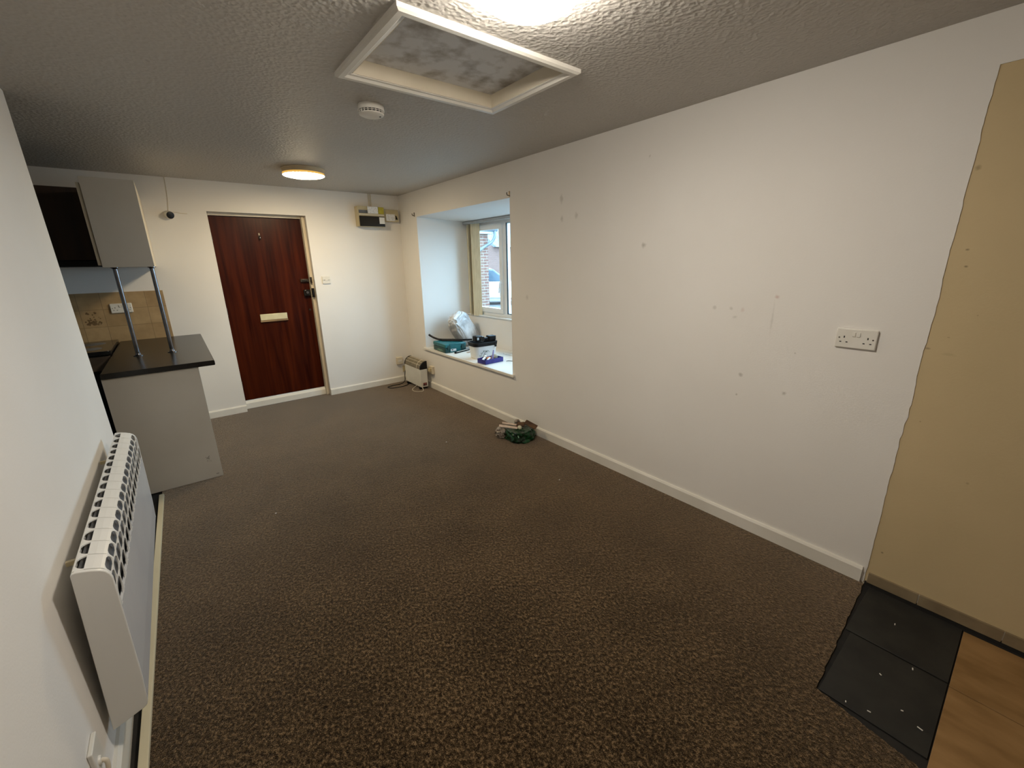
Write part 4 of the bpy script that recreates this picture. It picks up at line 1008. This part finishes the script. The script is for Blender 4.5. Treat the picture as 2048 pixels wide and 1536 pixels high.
mb = MB(); mb.prism([(9,2.35),(14.9,2.35),(12,3.0)], 'y', 20.5, 27); mb.build('gable', M['brick2'], ph)
ca = thing('parked_car', (10.7, 14.2, -.15), 'white parked car partly seen through the window', 'car')
cu_ = Vector((.81,-.586,0)); cv_ = Vector((.586,.81,0)); cb = Vector((10.05,14.45,-.15))
def car_pts(prof, hw):
    return [[cb+cu_*p+cv_*s+Z*q for p, q in prof] for s in (-hw, hw)]
def car_prism(prof, hw, name, m, par, bev):
    A, B = car_pts(prof, hw); n = len(prof); mb = MB()
    mb.add(A+B, [(i,(i+1)%n,n+(i+1)%n,n+i) for i in range(n)]); mb.add(A,[tuple(range(n-1,-1,-1))]); mb.add(B,[tuple(range(n))])
    return mb.build(name, m, par, bevel=bev, seg=3)
car_prism([(-2.1,.25),(2.0,.25),(2.05,.55),(1.9,.75),(.95,.90),(-2.0,.92),(-2.1,.6)],.82,'car_body',M['carpaint'],ca,.06)
car_prism([(-1.9,.92),(.95,.90),(.35,1.35),(-.2,1.43),(-1.2,1.42),(-1.75,1.2)],.70,'cabin_glass',M['carglass'],ca,.05)
car_prism([(-1.7,1.30),(.30,1.37),(-.2,1.46),(-1.2,1.45)],.68,'car_roof',M['carpaint'],ca,.03)
for p in (-1.3, 1.3):
    for s in (-.80, .66):
        MB().cyl(cb+cu_*p+cv_*s+Z*.31, cb+cu_*p+cv_*(s+.16)+Z*.31, .30, 28).build('wheel', M['black'], ca)

# ------------------------------------------------------------------ daylight
w = bpy.data.worlds.new('World'); sc.world = w; w.use_nodes = True
nt = w.node_tree; bg = nt.nodes['Background']
bg.inputs['Color'].default_value = (0.52, 0.77, 1.0, 1); bg.inputs['Strength'].default_value = SKY
pl = bpy.data.lights.new('window_portal', 'AREA'); pl.shape = 'RECTANGLE'; pl.size = 1.66; pl.size_y = 1.05
pl.cycles.is_portal = True
po = bpy.data.objects.new('window_portal', pl); COL.objects.link(po)
po.location = (XW+.075, (WY0+WY1)/2, (FZ0+FZ1)/2)
po.rotation_euler = Matrix(((0,0,1),(-1,0,0),(0,-1,0))).to_euler()   # -Z faces -x (into the room)

# ------------------------------------------------------------------ camera
f, yaw, pitch, roll = 839.256622, 0.665847848, -0.284565458, 0.0181712006
cy, sy = math.cos(yaw), math.sin(yaw)
fwd = Vector((sy*math.cos(pitch), cy*math.cos(pitch), math.sin(pitch)))
r_ = Vector((cy, -sy, 0)); d_ = -r_.cross(fwd)
r2 = r_*math.cos(roll) + d_*math.sin(roll); d2 = -r_*math.sin(roll) + d_*math.cos(roll)
cd = bpy.data.cameras.new('camera'); cd.sensor_width = 36; cd.lens = f/2048*36; cd.clip_start = .02; cd.clip_end = 200
co = bpy.data.objects.new('camera', cd); COL.objects.link(co)
mt = Matrix.Identity(4)
for i in range(3):
    mt[i][0] = r2[i]; mt[i][1] = -d2[i]; mt[i][2] = -fwd[i]
mt[0][3], mt[1][3], mt[2][3] = 0, 0, 1.5
co.matrix_world = mt
sc.camera = co

sc.view_settings.view_transform = 'Standard'
try: sc.view_settings.look = 'None'
except Exception: pass
sc.view_settings.gamma = 1; sc.view_settings.use_curve_mapping = False
sc.view_settings.exposure = 0.0
try:
    sc.cycles.use_denoising = True; sc.cycles.denoiser = 'OPENIMAGEDENOISE'
    sc.cycles.max_bounces = 8; sc.cycles.diffuse_bounces = 6
    sc.cycles.sample_clamp_indirect = 8
except Exception: pass
